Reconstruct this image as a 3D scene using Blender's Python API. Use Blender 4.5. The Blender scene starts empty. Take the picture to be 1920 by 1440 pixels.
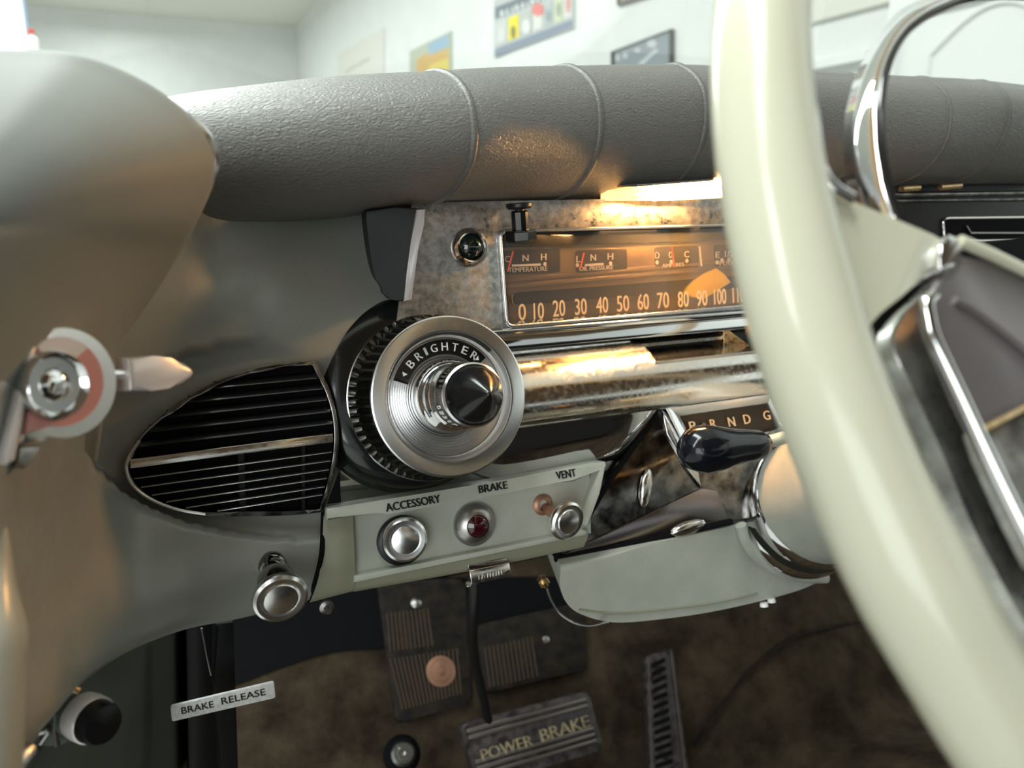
import bpy, bmesh, math, random
from mathutils import Vector, Matrix
random.seed(7)
S = bpy.context.scene
COL = S.collection
R_ = math.radians

# ---------------------------------------------------------------- camera
FPX = 1420.0
PSI, THETA = R_(24), R_(14.2)
C = Vector((0, 0, .62))
FW = Vector((math.sin(PSI)*math.cos(THETA), math.cos(PSI)*math.cos(THETA), -math.sin(THETA)))
RT = Vector((math.cos(PSI), -math.sin(PSI), 0))
UP = RT.cross(FW)
cam_d = bpy.data.cameras.new('camera')
cam = bpy.data.objects.new('camera', cam_d)
COL.objects.link(cam)
cam_d.sensor_width = 36
cam_d.lens = FPX/1920*36
cam_d.clip_start = .01
cam.matrix_world = Matrix.Translation(C) @ Matrix((RT, UP, -FW)).transposed().to_4x4()
cam_d.dof.use_dof = True
cam_d.dof.focus_distance = .46
cam_d.dof.aperture_fstop = 8.0
S.camera = cam
# ---------------------------------------------------------------- world, lights, exposure
W = bpy.data.worlds.new('garage_air')
S.world = W
W.use_nodes = True
W.node_tree.nodes['Background'].inputs[0].default_value = (.93, 1, .98, 1)
W.node_tree.nodes['Background'].inputs[1].default_value = .52
S.view_settings.view_transform = 'Standard'
S.view_settings.look = 'None'
S.view_settings.gamma = 1
S.view_settings.use_curve_mapping = False
S.view_settings.exposure = -0.1


def area(name, loc, target, sx, sy, power, col):
    l = bpy.data.lights.new(name, 'AREA')
    l.shape = 'RECTANGLE'
    l.size, l.size_y = sx, sy
    l.energy = power
    l.color = col
    o = bpy.data.objects.new(name, l)
    COL.objects.link(o)
    o.location = loc
    o.rotation_euler = (Vector(target)-Vector(loc)).to_track_quat('-Z', 'Y').to_euler()
    return o


COOL = (.94, 1, .97)
area('ceiling_tube_light', (-.6, 9.5, 4.3), (-.6, 9.5, 0), .8, 20, 1230, COOL)
area('ceiling_tube_light', (-2.2, -.6, 3.2), (.1, .1, .6), .35, 3.2, 70, COOL)
area('ceiling_tube_light', (1.3, -3.2, 3.4), (.3, .3, .6), 2.8, .35, 120, COOL)
# unseen fill light added behind the car, driver side, to brighten the dash
area('added_fill_light', (-2.6, -3.4, 1.1), (.2, .45, .5), 3.0, 2.4, 95, (.95, 1, .98))


# ---------------------------------------------------------------- pixel rays
def ray(px, py):
    return FW + RT*((px-960)/FPX) + UP*((720-py)/FPX)


def PY(px, py, Y):
    d = ray(px, py)
    return C + d*(Y/d.y)


def PX(px, py, X):
    d = ray(px, py)
    return C + d*(X/d.x)


class Plane:
    def __init__(s, o, tilt=None, n=None):
        s.o = Vector(o)
        s.n = Vector(n).normalized() if n is not None else Vector((0, -math.cos(R_(tilt)), math.sin(R_(tilt))))

    def p(s, px, py, off=0.0):
        d = ray(px, py)
        o = s.o + s.n*off
        return C + d*((o-C).dot(s.n)/d.dot(s.n))


# ---------------------------------------------------------------- materials
def mat(name, col, rough=.5, metal=0.0, spec=.5, coat=0.0, coat_rough=.05, emis=None, emis_s=0, alpha=None, trans=0, sss=0):
    m = bpy.data.materials.new(name)
    m.use_nodes = True
    b = m.node_tree.nodes['Principled BSDF']
    b.inputs['Base Color'].default_value = (*col, 1)
    b.inputs['Roughness'].default_value = rough
    b.inputs['Metallic'].default_value = metal
    b.inputs['Specular IOR Level'].default_value = spec
    b.inputs['Coat Weight'].default_value = coat
    b.inputs['Coat Roughness'].default_value = coat_rough
    b.inputs['Transmission Weight'].default_value = trans
    if sss:
        b.inputs['Subsurface Weight'].default_value = sss
        b.inputs['Subsurface Radius'].default_value = (.01, .009, .006)
    if emis:
        b.inputs['Emission Color'].default_value = (*emis, 1)
        b.inputs['Emission Strength'].default_value = emis_s
    return m


def nd(m, t, **kw):
    n = m.node_tree.nodes.new(t)
    for k, v in kw.items():
        setattr(n, k, v)
    return n


def noise_of(m, scale, detail=4, rough=.55, dist=0.0, stretch=None):
    tc = nd(m, 'ShaderNodeTexCoord')
    n = nd(m, 'ShaderNodeTexNoise')
    n.inputs['Scale'].default_value = scale
    n.inputs['Detail'].default_value = detail
    n.inputs['Roughness'].default_value = rough
    n.inputs['Distortion'].default_value = dist
    src = tc.outputs['Object']
    if stretch:
        mp = nd(m, 'ShaderNodeMapping')
        mp.inputs['Scale'].default_value = stretch
        m.node_tree.links.new(src, mp.inputs['Vector'])
        src = mp.outputs['Vector']
    m.node_tree.links.new(src, n.inputs['Vector'])
    return n


def ramp(m, src, stops):
    r = nd(m, 'ShaderNodeValToRGB')
    e = r.color_ramp.elements
    while len(e) < len(stops):
        e.new(.5)
    for i, (p, c) in enumerate(stops):
        e[i].position = p
        e[i].color = (*c, 1) if len(c) == 3 else c
    m.node_tree.links.new(src, r.inputs['Fac'])
    return r


def vary_col(m, scale, c0, c1, lo=.35, hi=.65, **kw):
    n = noise_of(m, scale, **kw)
    r = ramp(m, n.outputs['Fac'], [(lo, c0), (hi, c1)])
    m.node_tree.links.new(r.outputs['Color'], m.node_tree.nodes['Principled BSDF'].inputs['Base Color'])
    return m


def vary_rough(m, scale, r0, r1, lo=.35, hi=.65, **kw):
    n = noise_of(m, scale, **kw)
    r = ramp(m, n.outputs['Fac'], [(lo, (r0,)*3), (hi, (r1,)*3)])
    m.node_tree.links.new(r.outputs['Color'], m.node_tree.nodes['Principled BSDF'].inputs['Roughness'])
    return m


def bump(m, scale, strength, dist=.001, detail=4, rough=.6, stretch=None, distortion=0.0):
    n = noise_of(m, scale, detail, rough, distortion, stretch)
    b = nd(m, 'ShaderNodeBump')
    b.inputs['Strength'].default_value = strength
    b.inputs['Distance'].default_value = dist
    m.node_tree.links.new(n.outputs['Fac'], b.inputs['Height'])
    m.node_tree.links.new(b.outputs['Normal'], m.node_tree.nodes['Principled BSDF'].inputs['Normal'])
    return m


M = {}
M['paint'] = bump(vary_rough(mat('grey_satin_paint', (.305, .315, .292), .34, .12, .36), 60, .28, .42), 900, .12, .0004)
M['paint3'] = bump(mat('grey_matte_pillar_paint', (.25, .258, .242), .62, 0, .10), 900, .12, .0004)
M['rib_dust'] = mat('dusty_rubber_ribs', (.060, .044, .030), .8, 0, .15)
M['paint2'] = bump(vary_col(mat('grey_green_paint', (.4, .42, .37), .38, 0, .5, .3, .2), 30, (.37, .39, .34), (.44, .45, .40)), 700, .06, .0004)
M['olive'] = mat('olive_paint', (.26, .26, .19), .42)
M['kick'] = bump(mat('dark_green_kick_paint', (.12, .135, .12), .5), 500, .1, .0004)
M['chrome'] = mat('bright_chrome', (.80, .80, .82), .06, 1)
M['chrome_s'] = bump(vary_rough(mat('scratched_chrome', (.74, .72, .69), .12, 1), 300, .10, .26), 1400, .05, .0003)
M['chrome_w'] = bump(vary_rough(vary_col(mat('pitted_chrome', (.5, .5, .5), .3, 1), 170, (.30, .29, .27), (.54, .535, .53), .38, .62, detail=9, rough=.7), 260, .26, .44, detail=8), 2600, .04, .0004, detail=4)
M['chrome_b'] = bump(mat('brushed_chrome', (.86, .86, .87), .22, 1), 2500, .08, .0003)
M['chrome_d'] = vary_rough(vary_col(mat('tarnished_chrome', (.3, .29, .28), .15, 1), 70, (.05, .05, .05), (.30, .285, .27), detail=8), 90, .08, .25)
M['smoke'] = bump(mat('smoked_chrome', (.30, .27, .28), .16, 1), 200, .06, .0005)
M['hub'] = bump(mat('dull_plum_hub_metal', (.26, .235, .245), .42, .75), 400, .05, .0004)
M['mottle'] = vary_rough(vary_col(mat('mottled_chrome', (.4, .4, .38), .2, .9), 45, (.26, .26, .25), (.64, .65, .60), detail=9, rough=.65), 60, .2, .5)
M['black'] = mat('black_plastic', (.008, .008, .009), .18, 0, .5)
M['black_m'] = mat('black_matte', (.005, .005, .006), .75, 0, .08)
M['gloss_b'] = mat('black_enamel', (.012, .013, .014), .14, 0, .6, .4)
M['rubber'] = bump(vary_col(mat('black_rubber', (.02, .018, .016), .7, 0, .2), 60, (.006, .006, .007), (.026, .019, .013)), 600, .2, .0005)
M['panel_b'] = mat('black_dash_enamel', (.008, .008, .009), .4, 0, .25)
M['ridge'] = mat('ribbed_ring_black', (.09, .088, .08), .22, .9)
M['ivory'] = mat('ivory_plastic', (.57, .56, .435), .22, 0, .5, .2, .06, sss=.12)
M['lever_grip'] = mat('lever_knob_black', (.005, .006, .010), .14, 0, .4)
M['panel_dk'] = mat('dark_grey_side_panel', (.022, .025, .028), .5, 0, .3)
M['plastic_c'] = mat('clear_edge_plastic', (.55, .50, .50), .18, 0, .6, .3)
M['dialface'] = bump(mat('bronze_dial_face', (.20, .13, .075), .42, .35), 400, .05, .0003, stretch=(.05, 1, 1))
M['gauge_b'] = mat('gauge_window_black', (.018, .013, .010), .4)
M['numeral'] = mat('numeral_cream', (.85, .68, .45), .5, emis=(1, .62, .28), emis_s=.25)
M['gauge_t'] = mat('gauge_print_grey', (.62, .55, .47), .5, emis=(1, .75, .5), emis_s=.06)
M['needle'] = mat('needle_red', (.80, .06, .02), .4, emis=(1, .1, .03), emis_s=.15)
M['amber'] = mat('amber_reflection', (.55, .27, .012), .3, 0, .5, .3, emis=(1, .50, .02), emis_s=.32)  # glowing colour stands in for a lamp reflection in the gauge glass
M['brass'] = vary_rough(mat('brassy_metal', (.62, .44, .24), .3, 1), 400, .2, .45)
M['copper'] = mat('copper_screw', (.36, .19, .125), .4, .6)
M['greenlens'] = mat('green_lens', (.004, .012, .010), .05, 0, .7, .6)
M['redlens'] = mat('dark_red_lens', (.045, .002, .006), .06, 0, .6, .6)
M['pink'] = mat('pale_pink_ring', (.60, .27, .25), .3, .2, .5, .3)  # even pink colour for the ring on the crank face
M['pearl'] = mat('white_metal_lever', (.72, .66, .65), .28, .25, .5, .3)
M['ink'] = mat('black_ink', (.006, .006, .006), .5)
M['white'] = mat('white_print', (.82, .82, .80), .5)
M['dirtywhite'] = bump(vary_col(mat('white_label_plate', (.72, .72, .70), .4), 300, (.62, .62, .61), (.80, .80, .79)), 300, .05, .0003)
M['gold_t'] = vary_col(mat('worn_gold_lettering', (.36, .29, .18), .5, .2), 160, (.32, .26, .17), (.62, .52, .33))
M['pedal'] = vary_rough(vary_col(mat('worn_pedal_rubber', (.05, .045, .05), .4), 90, (.018, .016, .017), (.075, .062, .062)), 90, .3, .55)
M['pedal_hi'] = mat('pedal_rib_metal', (.22, .19, .18), .35, .8)
M['steel'] = mat('dull_steel', (.42, .41, .40), .32, 1)
M['darkmetal'] = mat('black_painted_steel', (.012, .012, .014), .35, .3)
M['gasket'] = mat('windshield_gasket', (.02, .02, .02), .6)
M['carpet'] = bump(vary_col(mat('brown_carpet', (.08, .06, .04), .95, 0, .1), 14, (.028, .020, .013), (.095, .071, .046), detail=8, rough=.65), 420, 1, .004, detail=6)
M['headliner'] = mat('tan_headliner', (.15, .095, .045), .9)
M['seat'] = bump(mat('charcoal_seat_cloth', (.018, .018, .018), .85, 0, .2), 300, .2, .001)
M['wall'] = bump(vary_col(mat('white_wall_paint', (.78, .81, .79), .7), 2, (.76, .79, .77), (.81, .83, .81)), 30, .05, .002)
M['ceil'] = mat('cream_ceiling', (.74, .74, .66), .8)
M['floor'] = vary_col(mat('grey_concrete', (.35, .35, .34), .5), 3, (.3, .3, .29), (.4, .4, .39))
M['doorp'] = mat('white_door_paint', (.84, .86, .85), .45)
M['sky'] = mat('daylight_pane', (.9, .95, 1), .5, emis=(.9, .96, 1), emis_s=1.0)
M['blue'] = mat('blue_banner', (.16, .34, .60), .5)
M['lamp'] = mat('lamp_lens_lit', (1, .85, .6), .3, emis=(1, .50, .15), emis_s=720)
M['lampshell'] = mat('lamp_lens_amber', (.85, .5, .2), .15, 0, .5, .5, emis=(1, .5, .15), emis_s=3)


def leather(name, col, groove=1.0):
    m = mat(name, col, .36, 0, .55)
    n1 = noise_of(m, 130, 6, .62, 1.6, (1, 2.4, 2.4))
    tc = nd(m, 'ShaderNodeTexCoord')
    v = nd(m, 'ShaderNodeTexVoronoi', feature='DISTANCE_TO_EDGE')
    v.inputs['Scale'].default_value = 420
    mp = nd(m, 'ShaderNodeMapping')
    mp.inputs['Scale'].default_value = (.75, 1.2, 1.2)
    L = m.node_tree.links
    L.new(tc.outputs['Object'], mp.inputs['Vector'])
    L.new(mp.outputs['Vector'], v.inputs['Vector'])
    mul = nd(m, 'ShaderNodeMath', operation='MULTIPLY_ADD')
    mul.inputs[1].default_value = .6
    L.new(v.outputs['Distance'], mul.inputs[0])
    L.new(n1.outputs['Fac'], mul.inputs[2])
    b = nd(m, 'ShaderNodeBump')
    b.inputs['Strength'].default_value = .6*groove
    b.inputs['Distance'].default_value = .0018
    L.new(mul.outputs[0], b.inputs['Height'])
    L.new(b.outputs['Normal'], m.node_tree.nodes['Principled BSDF'].inputs['Normal'])
    return m


M['leather'] = leather('grey_leather', (.155, .15, .142))
M['piping'] = leather('grey_leather_piping', (.12, .118, .112), .6)


def glass(name, tint, gloss, haze):
    m = bpy.data.materials.new(name)
    m.use_nodes = True
    nt = m.node_tree
    nt.nodes.clear()
    out = nt.nodes.new('ShaderNodeOutputMaterial')
    tr = nt.nodes.new('ShaderNodeBsdfTransparent')
    tr.inputs[0].default_value = (*tint, 1)
    gl = nt.nodes.new('ShaderNodeBsdfGlossy')
    gl.inputs['Roughness'].default_value = .02
    df = nt.nodes.new('ShaderNodeBsdfDiffuse')
    df.inputs[0].default_value = (.9, .9, .88, 1)
    fr = nt.nodes.new('ShaderNodeFresnel')
    fr.inputs[0].default_value = 1.45
    mu = nt.nodes.new('ShaderNodeMath')
    mu.operation = 'MULTIPLY'
    mu.inputs[1].default_value = gloss
    nt.links.new(fr.outputs[0], mu.inputs[0])
    m1 = nt.nodes.new('ShaderNodeMixShader')
    nt.links.new(mu.outputs[0], m1.inputs[0])
    nt.links.new(tr.outputs[0], m1.inputs[1])
    nt.links.new(gl.outputs[0], m1.inputs[2])
    m2 = nt.nodes.new('ShaderNodeMixShader')
    m2.inputs[0].default_value = haze
    nt.links.new(m1.outputs[0], m2.inputs[1])
    nt.links.new(df.outputs[0], m2.inputs[2])
    nt.links.new(m2.outputs[0], out.inputs[0])
    return m


M['glass'] = glass('gauge_glass', (.97, .95, .92), .8, .015)
M['windshield'] = glass('windshield_glass', (.98, 1, .99), .3, .045)


# ---------------------------------------------------------------- object helpers
def wloc(o):
    v = Vector((0, 0, 0))
    while o:
        v += o.location
        o = o.parent
    return v


def tag(o, label=None, cat=None, group=None, kind=None):
    if label: o['label'] = label
    if cat: o['category'] = cat
    if group: o['group'] = group
    if kind: o['kind'] = kind
    return o


def thing(name, loc, label, cat, group=None):
    o = bpy.data.objects.new(name, None)
    o.empty_display_size = .02
    COL.objects.link(o)
    o.location = loc
    return tag(o, label, cat, group)


def crom(pts, n):
    if len(pts) < 3 or n <= 1:
        return list(pts)
    out = []
    P = [pts[0]*2-pts[1]] + list(pts) + [pts[-1]*2-pts[-2]]
    for i in range(1, len(P)-2):
        a, b, c, d = P[i-1], P[i], P[i+1], P[i+2]
        for k in range(n):
            t = k/n
            out.append(.5*((2*b)+(c-a)*t+(2*a-5*b+4*c-d)*t*t+(3*b-a-3*c+d)*t**3))
    out.append(pts[-1])
    return out


class MB:
    def __init__(s):
        s.b = bmesh.new()

    def face(s, vs):
        try:
            return s.b.faces.new(vs)
        except ValueError:
            return None

    def grid(s, rows, close_u=False, close_v=False):
        V = [[s.b.verts.new(p) for p in r] for r in rows]
        n, m = len(V), len(V[0])
        for i in range(n if close_v else n-1):
            for j in range(m if close_u else m-1):
                s.face([V[i][j], V[i][(j+1) % m], V[(i+1) % n][(j+1) % m], V[(i+1) % n][j]])
        return V

    def surf(s, rows, nu=5, nv=5):
        r1 = [crom(r, nu) for r in rows]
        cols = [crom([r[j] for r in r1], nv) for j in range(len(r1[0]))]
        return s.grid([[c[i] for c in cols] for i in range(len(cols[0]))])

    def prism(s, pts, off, bev=0, seg=2):
        """closed polygon extruded by the vector off (pts is the front face)"""
        off = Vector(off)
        a = [s.b.verts.new(p) for p in pts]
        c = [s.b.verts.new(Vector(p)+off) for p in pts]
        f = s.face(a)
        s.face(list(reversed(c)))
        n = len(pts)
        for i in range(n):
            s.face([a[(i+1) % n], a[i], c[i], c[(i+1) % n]])
        if bev:
            bmesh.ops.bevel(s.b, geom=list(f.edges), offset=bev, segments=seg, affect='EDGES', profile=.5, clamp_overlap=True)
        return s

    def ring(s, outer, inner, off, bev=0):
        """plate with a hole; outer and inner have the same number of points"""
        off = Vector(off)
        n = len(outer)
        L = [[s.b.verts.new(Vector(p)+o) for p in q] for q, o in ((outer, off*0), (inner, off*0), (inner, off), (outer, off))]
        fr = []
        for k in range(4):
            for i in range(n):
                s.face([L[k][i], L[k][(i+1) % n], L[(k+1) % 4][(i+1) % n], L[(k+1) % 4][i]])
        if bev:
            es = set()
            for q in (L[0], L[1]):
                for i in range(n):
                    e = s.b.edges.get((q[i], q[(i+1) % n]))
                    if e: es.add(e)
            bmesh.ops.bevel(s.b, geom=list(es), offset=bev, segments=2, affect='EDGES', profile=.5, clamp_overlap=True)
        return s

    def tube(s, pts, r, seg=12, closed=False, flat=None, cap=True):
        n = len(pts)
        rs = r if isinstance(r, (list, tuple)) else [r]*n
        rows = []
        up = None
        for i, p in enumerate(pts):
            a = pts[i-1] if (i > 0 or closed) else pts[i]
            b = pts[(i+1) % n] if (i < n-1 or closed) else pts[i]
            t = (Vector(b)-Vector(a)).normalized()
            if up is None:
                up = t.orthogonal().normalized()
                if flat:
                    up = (Vector(flat)-t*t.dot(Vector(flat))).normalized()
            up = (up-t*up.dot(t)).normalized()
            if flat:
                up = (Vector(flat)-t*t.dot(Vector(flat))).normalized()
            w = t.cross(up)
            ru, rw = rs[i] if isinstance(rs[i], (list, tuple)) else (rs[i], rs[i])
            rows.append([Vector(p)+up*(math.cos(k*2*math.pi/seg)*ru)+w*(math.sin(k*2*math.pi/seg)*rw) for k in range(seg)])
        V = s.grid(rows, close_u=True, close_v=closed)
        if not closed and cap:
            s.face(list(reversed(V[0])))
            s.face(V[-1])
        return s

    def lathe(s, c, ax, prof, seg=48, sx=1.0, u=None):
        """prof: (radius, height along ax)"""
        ax = Vector(ax).normalized()
        u = Vector(u) if u is not None else Vector((1, 0, 0))
        u = (u-ax*u.dot(ax)).normalized()
        w = ax.cross(u)
        c = Vector(c)
        prev = None
        for r, h in prof:
            if r < 1e-6:
                cur = [s.b.verts.new(c+ax*h)]
            else:
                cur = [s.b.verts.new(c+ax*h+u*(r*sx*math.cos(k*2*math.pi/seg))+w*(r*math.sin(k*2*math.pi/seg))) for k in range(seg)]
            if prev:
                for k in range(seg):
                    k2 = (k+1) % seg
                    if len(prev) == 1 and len(cur) > 1:
                        s.face([prev[0], cur[k], cur[k2]])
                    elif len(cur) == 1 and len(prev) > 1:
                        s.face([prev[k], cur[0], prev[k2]])
                    elif len(cur) > 1:
                        s.face([prev[k], cur[k], cur[k2], prev[k2]])
            prev = cur
        return s

    def box(s, lo, hi, bev=0):
        lo, hi = Vector(lo), Vector(hi)
        pts = [Vector((lo.x, lo.y, lo.z)), Vector((hi.x, lo.y, lo.z)), Vector((hi.x, lo.y, hi.z)), Vector((lo.x, lo.y, hi.z))]
        return s.prism(pts, (0, hi.y-lo.y, 0), bev)

    def build(s, name, m, parent=None, smooth=40, solid=0, at=None):
        bmesh.ops.recalc_face_normals(s.b, faces=s.b.faces[:])
        if parent is not None:
            o0 = wloc(parent)
        elif at is not None:
            o0 = Vector(at)
        else:
            o0 = Vector((0, 0, 0))
            zs = [v.co for v in s.b.verts]
            o0 = sum(zs, Vector((0, 0, 0)))/len(zs)
        for v in s.b.verts:
            v.co -= o0
        me = bpy.data.meshes.new(name)
        s.b.to_mesh(me)
        s.b.free()
        me.materials.append(m)
        if smooth:
            me.shade_smooth()
            me.set_sharp_from_angle(angle=R_(smooth))
        o = bpy.data.objects.new(name, me)
        COL.objects.link(o)
        if parent is not None:
            o.parent = parent
        else:
            o.location = o0
        if solid:
            md = o.modifiers.new('thickness', 'SOLIDIFY')
            md.thickness = abs(solid)
            md.offset = -1 if solid > 0 else 1
        return o


def rrect(c, hw, hh, r, n=5):
    pts = []
    for cx, cy, a0 in ((hw-r, hh-r, 0), (-hw+r, hh-r, 90), (-hw+r, -hh+r, 180), (hw-r, -hh+r, 270)):
        for k in range(n+1):
            a = R_(a0+90*k/n)
            pts.append((c[0]+cx+r*math.cos(a), c[1]+cy+r*math.sin(a)))
    return pts


def quad_round(p4, r=.12, n=5):
    """rounded quadrilateral in pixel space; p4 = four corners, r = share of the shorter side"""
    out = []
    for i in range(4):
        p, a, b = Vector(p4[i]), Vector(p4[i-1]), Vector(p4[(i+1) % 4])
        L = min((a-p).length, (b-p).length)*r
        s_, e_ = p+(a-p).normalized()*L, p+(b-p).normalized()*L
        for k in range(n+1):
            t = k/n
            out.append(tuple(s_*(1-t)**2+p*(2*t*(1-t))+e_*t*t))
    return out


_fc = {}


def text_pts(s):
    """flat mesh of a word in the default font, scaled to the unit box"""
    if s not in _fc:
        cu = bpy.data.curves.new('word', 'FONT')
        cu.body = s
        cu.resolution_u = 3
        o = bpy.data.objects.new('word', cu)
        COL.objects.link(o)
        dg = bpy.context.evaluated_depsgraph_get()
        me = bpy.data.meshes.new_from_object(o.evaluated_get(dg))
        bpy.data.objects.remove(o)
        bpy.data.curves.remove(cu)
        vs = [v.co.copy() for v in me.vertices]
        fs = [tuple(p.vertices) for p in me.polygons]
        bpy.data.meshes.remove(me)
        x0, x1 = min(v.x for v in vs), max(v.x for v in vs)
        y0, y1 = min(v.y for v in vs), max(v.y for v in vs)
        _fc[s] = ([((v.x-x0)/(x1-x0), (v.y-y0)/(y1-y0)) for v in vs], fs)
    return _fc[s]


def word(mb, s, bl, br, tl, lift, bold=0.0):
    """a word laid into the parallelogram bl, br, tl (3-D points); lift = thickness vector"""
    vs, fs = text_pts(s)
    bl, br, tl = Vector(bl), Vector(br), Vector(tl)
    lift = Vector(lift)
    V = [mb.b.verts.new(bl+(br-bl)*x+(tl-bl)*y+lift) for x, y in vs]
    F = [f for f in (mb.face([V[i] for i in q]) for q in fs) if f]
    if bold:
        b2 = (br-bl).normalized()*bold
        V2 = [mb.b.verts.new(v.co+b2) for v in V]
        for q in fs:
            mb.face([V2[i] for i in q])
    r = bmesh.ops.extrude_face_region(mb.b, geom=F)
    for v in r['geom']:
        if isinstance(v, bmesh.types.BMVert):
            v.co -= lift*.95
    return mb


def word_px(mb, s, pl, bl, br, tl, off=0, lift=.0004, bold=0.0):
    return word(mb, s, pl.p(*bl, off), pl.p(*br, off), pl.p(*tl, off), pl.n*lift, bold)


def spline_px(pts, n=6):
    """smooth closed/open pixel path"""
    return [tuple(v)[:2] for v in crom([Vector((p[0], p[1], 0)) for p in pts], n)]


def arc(c, rx, ry, a0, a1, n):
    return [(c[0]+rx*math.cos(R_(a0+(a1-a0)*k/n)), c[1]-ry*math.sin(R_(a0+(a1-a0)*k/n))) for k in range(n+1)]


def rad(p, px):
    return px*((p-C).dot(FW))/FPX

# ================================================================ the garage
XW = 3.4


def struct(o, label, cat):
    return tag(o, label, cat, None, 'structure')


def boxobj(name, lo, hi, m, parent=None, bev=0):
    b = MB()
    b.box(lo, hi, bev)
    return b.build(name, m, parent)


struct(boxobj('floor', (-9, -6, -.45), (3.5, 21.2, -.35), M['floor']), 'grey concrete garage floor under the car', 'floor')
struct(boxobj('wall_right', (XW, -6, -.35), (XW+.15, 21.2, 4.75), M['wall']), 'long white garage wall hung with posters', 'wall')
struct(boxobj('wall_front', (-9, 21, -.35), (XW, 21.15, 4.62), M['wall']), 'far white garage wall beyond the windshield', 'wall')
struct(boxobj('ceiling', (-9, -6, 4.62), (XW, 21.2, 4.75), M['ceil']), 'cream garage ceiling', 'ceiling')
# dark joist lines on the ceiling
for k, (x0, x1) in enumerate(((-4.3, -4.2), (.1, .2))):
    struct(boxobj('trim_%d' % (k+1), (x0, 8, 4.59), (x1, 21, 4.63), M['ceil']), 'thin batten running along the cream ceiling', 'trim')
# pier and ledge on the right wall
d1 = PX(1645, 10, XW).y
d2 = PX(1515, 60, XW).y
struct(boxobj('trim_3', (XW-.03, d2-.9, PX(1645, 12, XW).z), (XW+.02, d2, PX(1645, 12, XW).z+.5), M['ceil']), 'pale recessed panel above the wall ledge', 'trim')
struct(boxobj('trim_4', (XW-.06, PX(1640, 100, XW).y, PX(1600, 112, XW).z-.02), (XW+.02, d2+.2, PX(1600, 112, XW).z+.02), M['doorp']), 'narrow white ledge along the garage wall', 'trim')
# the panelled door
dy1 = PX(1705, 60, XW).y
dy0 = dy1-.95
dz = PX(1700, 38, XW).z
door = struct(boxobj('door_1', (XW-.045, dy0, -.35), (XW+.02, dy1, dz), M['doorp'], None, .004), 'white panelled garage door with an arched panel', 'door')
fb = MB()
fb.ring([(XW-.075, dy0-.1, -.35), (XW-.075, dy1+.07, -.35), (XW-.075, dy1+.07, dz+.1), (XW-.075, dy0-.1, dz+.1)],
        [(XW-.075, dy0, -.349), (XW-.075, dy1, -.349), (XW-.075, dy1, dz), (XW-.075, dy0, dz)], (.07, 0, 0), .01)
fb.build('door_frame', M['doorp'], door)
ab = MB()
ya, yb = dy1-.17, dy0+.17
pth = [Vector((XW-.05, ya, .1)), Vector((XW-.05, ya, PX(1765, 105, XW).z))]
for k in range(1, 12):
    t = k/12
    pth.append(Vector((XW-.05, ya+(yb-ya)*t, PX(1765, 105, XW).z+.17*math.sin(math.pi*t))))
pth += [Vector((XW-.05, yb, PX(1765, 105, XW).z)), Vector((XW-.05, yb, .1))]
ab.tube(pth, .013, 8, True)
ab.build('arched_moulding', M['doorp'], door)

# daylight opening far ahead on the left
w0, w1 = PY(-160, -60, 6.0), PY(42, 78, 6.0)
wn = boxobj('window_1', (w0.x, 6.0, w1.z-.15), (w1.x, 6.03, w0.z), M['sky'])
struct(wn, 'bright daylight opening at the front left of the garage', 'window')
fb = MB()
fb.box((w1.x, 5.97, w1.z-.2), (w1.x+.03, 6.05, w0.z))
fb.build('window_frame', M['doorp'], wn)
a, b_ = PY(40, -40, 5.9), PY(54, 72, 5.9)
bn = boxobj('blue_banner', (a.x, 5.9, b_.z), (b_.x, 5.92, a.z), M['blue'])
tag(bn, 'narrow blue banner hanging beside the bright daylight opening', 'banner')
bl = MB()
p = PY(62, 84, 5.88)
bl.lathe(p, (0, 0, 1), [(0, -.045), (.03, -.045), (.034, -.02), (.034, .03), (.014, .05), (.014, .065), (0, .065)], 16)
tag(bl.build('spray_can', M['white']), 'small white can with a red cap below the blue banner', 'can')
o = bpy.data.objects['spray_can']
rb = MB()
rb.lathe(p+Vector((0, 0, .06)), (0, 0, 1), [(0, 0), (.018, 0), (.018, .03), (0, .034)], 12)
rb.build('cap', mat('red_cap', (.6, .05, .04), .4), o)


# posters on the right wall: (x0,y) .. in photo pixels
def wallp(px, py, off=0.0):
    return PX(px, py, XW-off)


def poster(name, label, c4, paper, frame=None, group='posters on the garage wall'):
    t = thing(name, wallp((c4[0][0]+c4[2][0])/2, (c4[0][1]+c4[2][1])/2, .02), label, 'poster', group)
    b = MB()
    b.prism([wallp(*q, .022) for q in c4], (.02, 0, 0))
    b.build('paper', paper, t, smooth=0)
    if frame:
        b = MB()
        cx, cy = sum(q[0] for q in c4)/4, sum(q[1] for q in c4)/4
        inn = [(cx+(q[0]-cx)*.93, cy+(q[1]-cy)*.93) for q in c4]
        b.ring([wallp(*q, .035) for q in c4], [wallp(*q, .035) for q in inn], (.03, 0, 0))
        b.build('frame', frame, t, smooth=0)
    return t


def patch(t, name, pts, m, off=.025, label=None):
    b = MB()
    b.prism([wallp(*q, off) for q in pts], (.004, 0, 0))
    return tag(b.build(name, m, t, smooth=0), label)


def pm(n, c):
    if n not in M:
        M[n] = mat(n, c, .6)
    return M[n]


def slant(x, y0, k):  # point on a line that runs to the wall's vanishing point
    return y0+(308-x)*0+k*(x-308)


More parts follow.
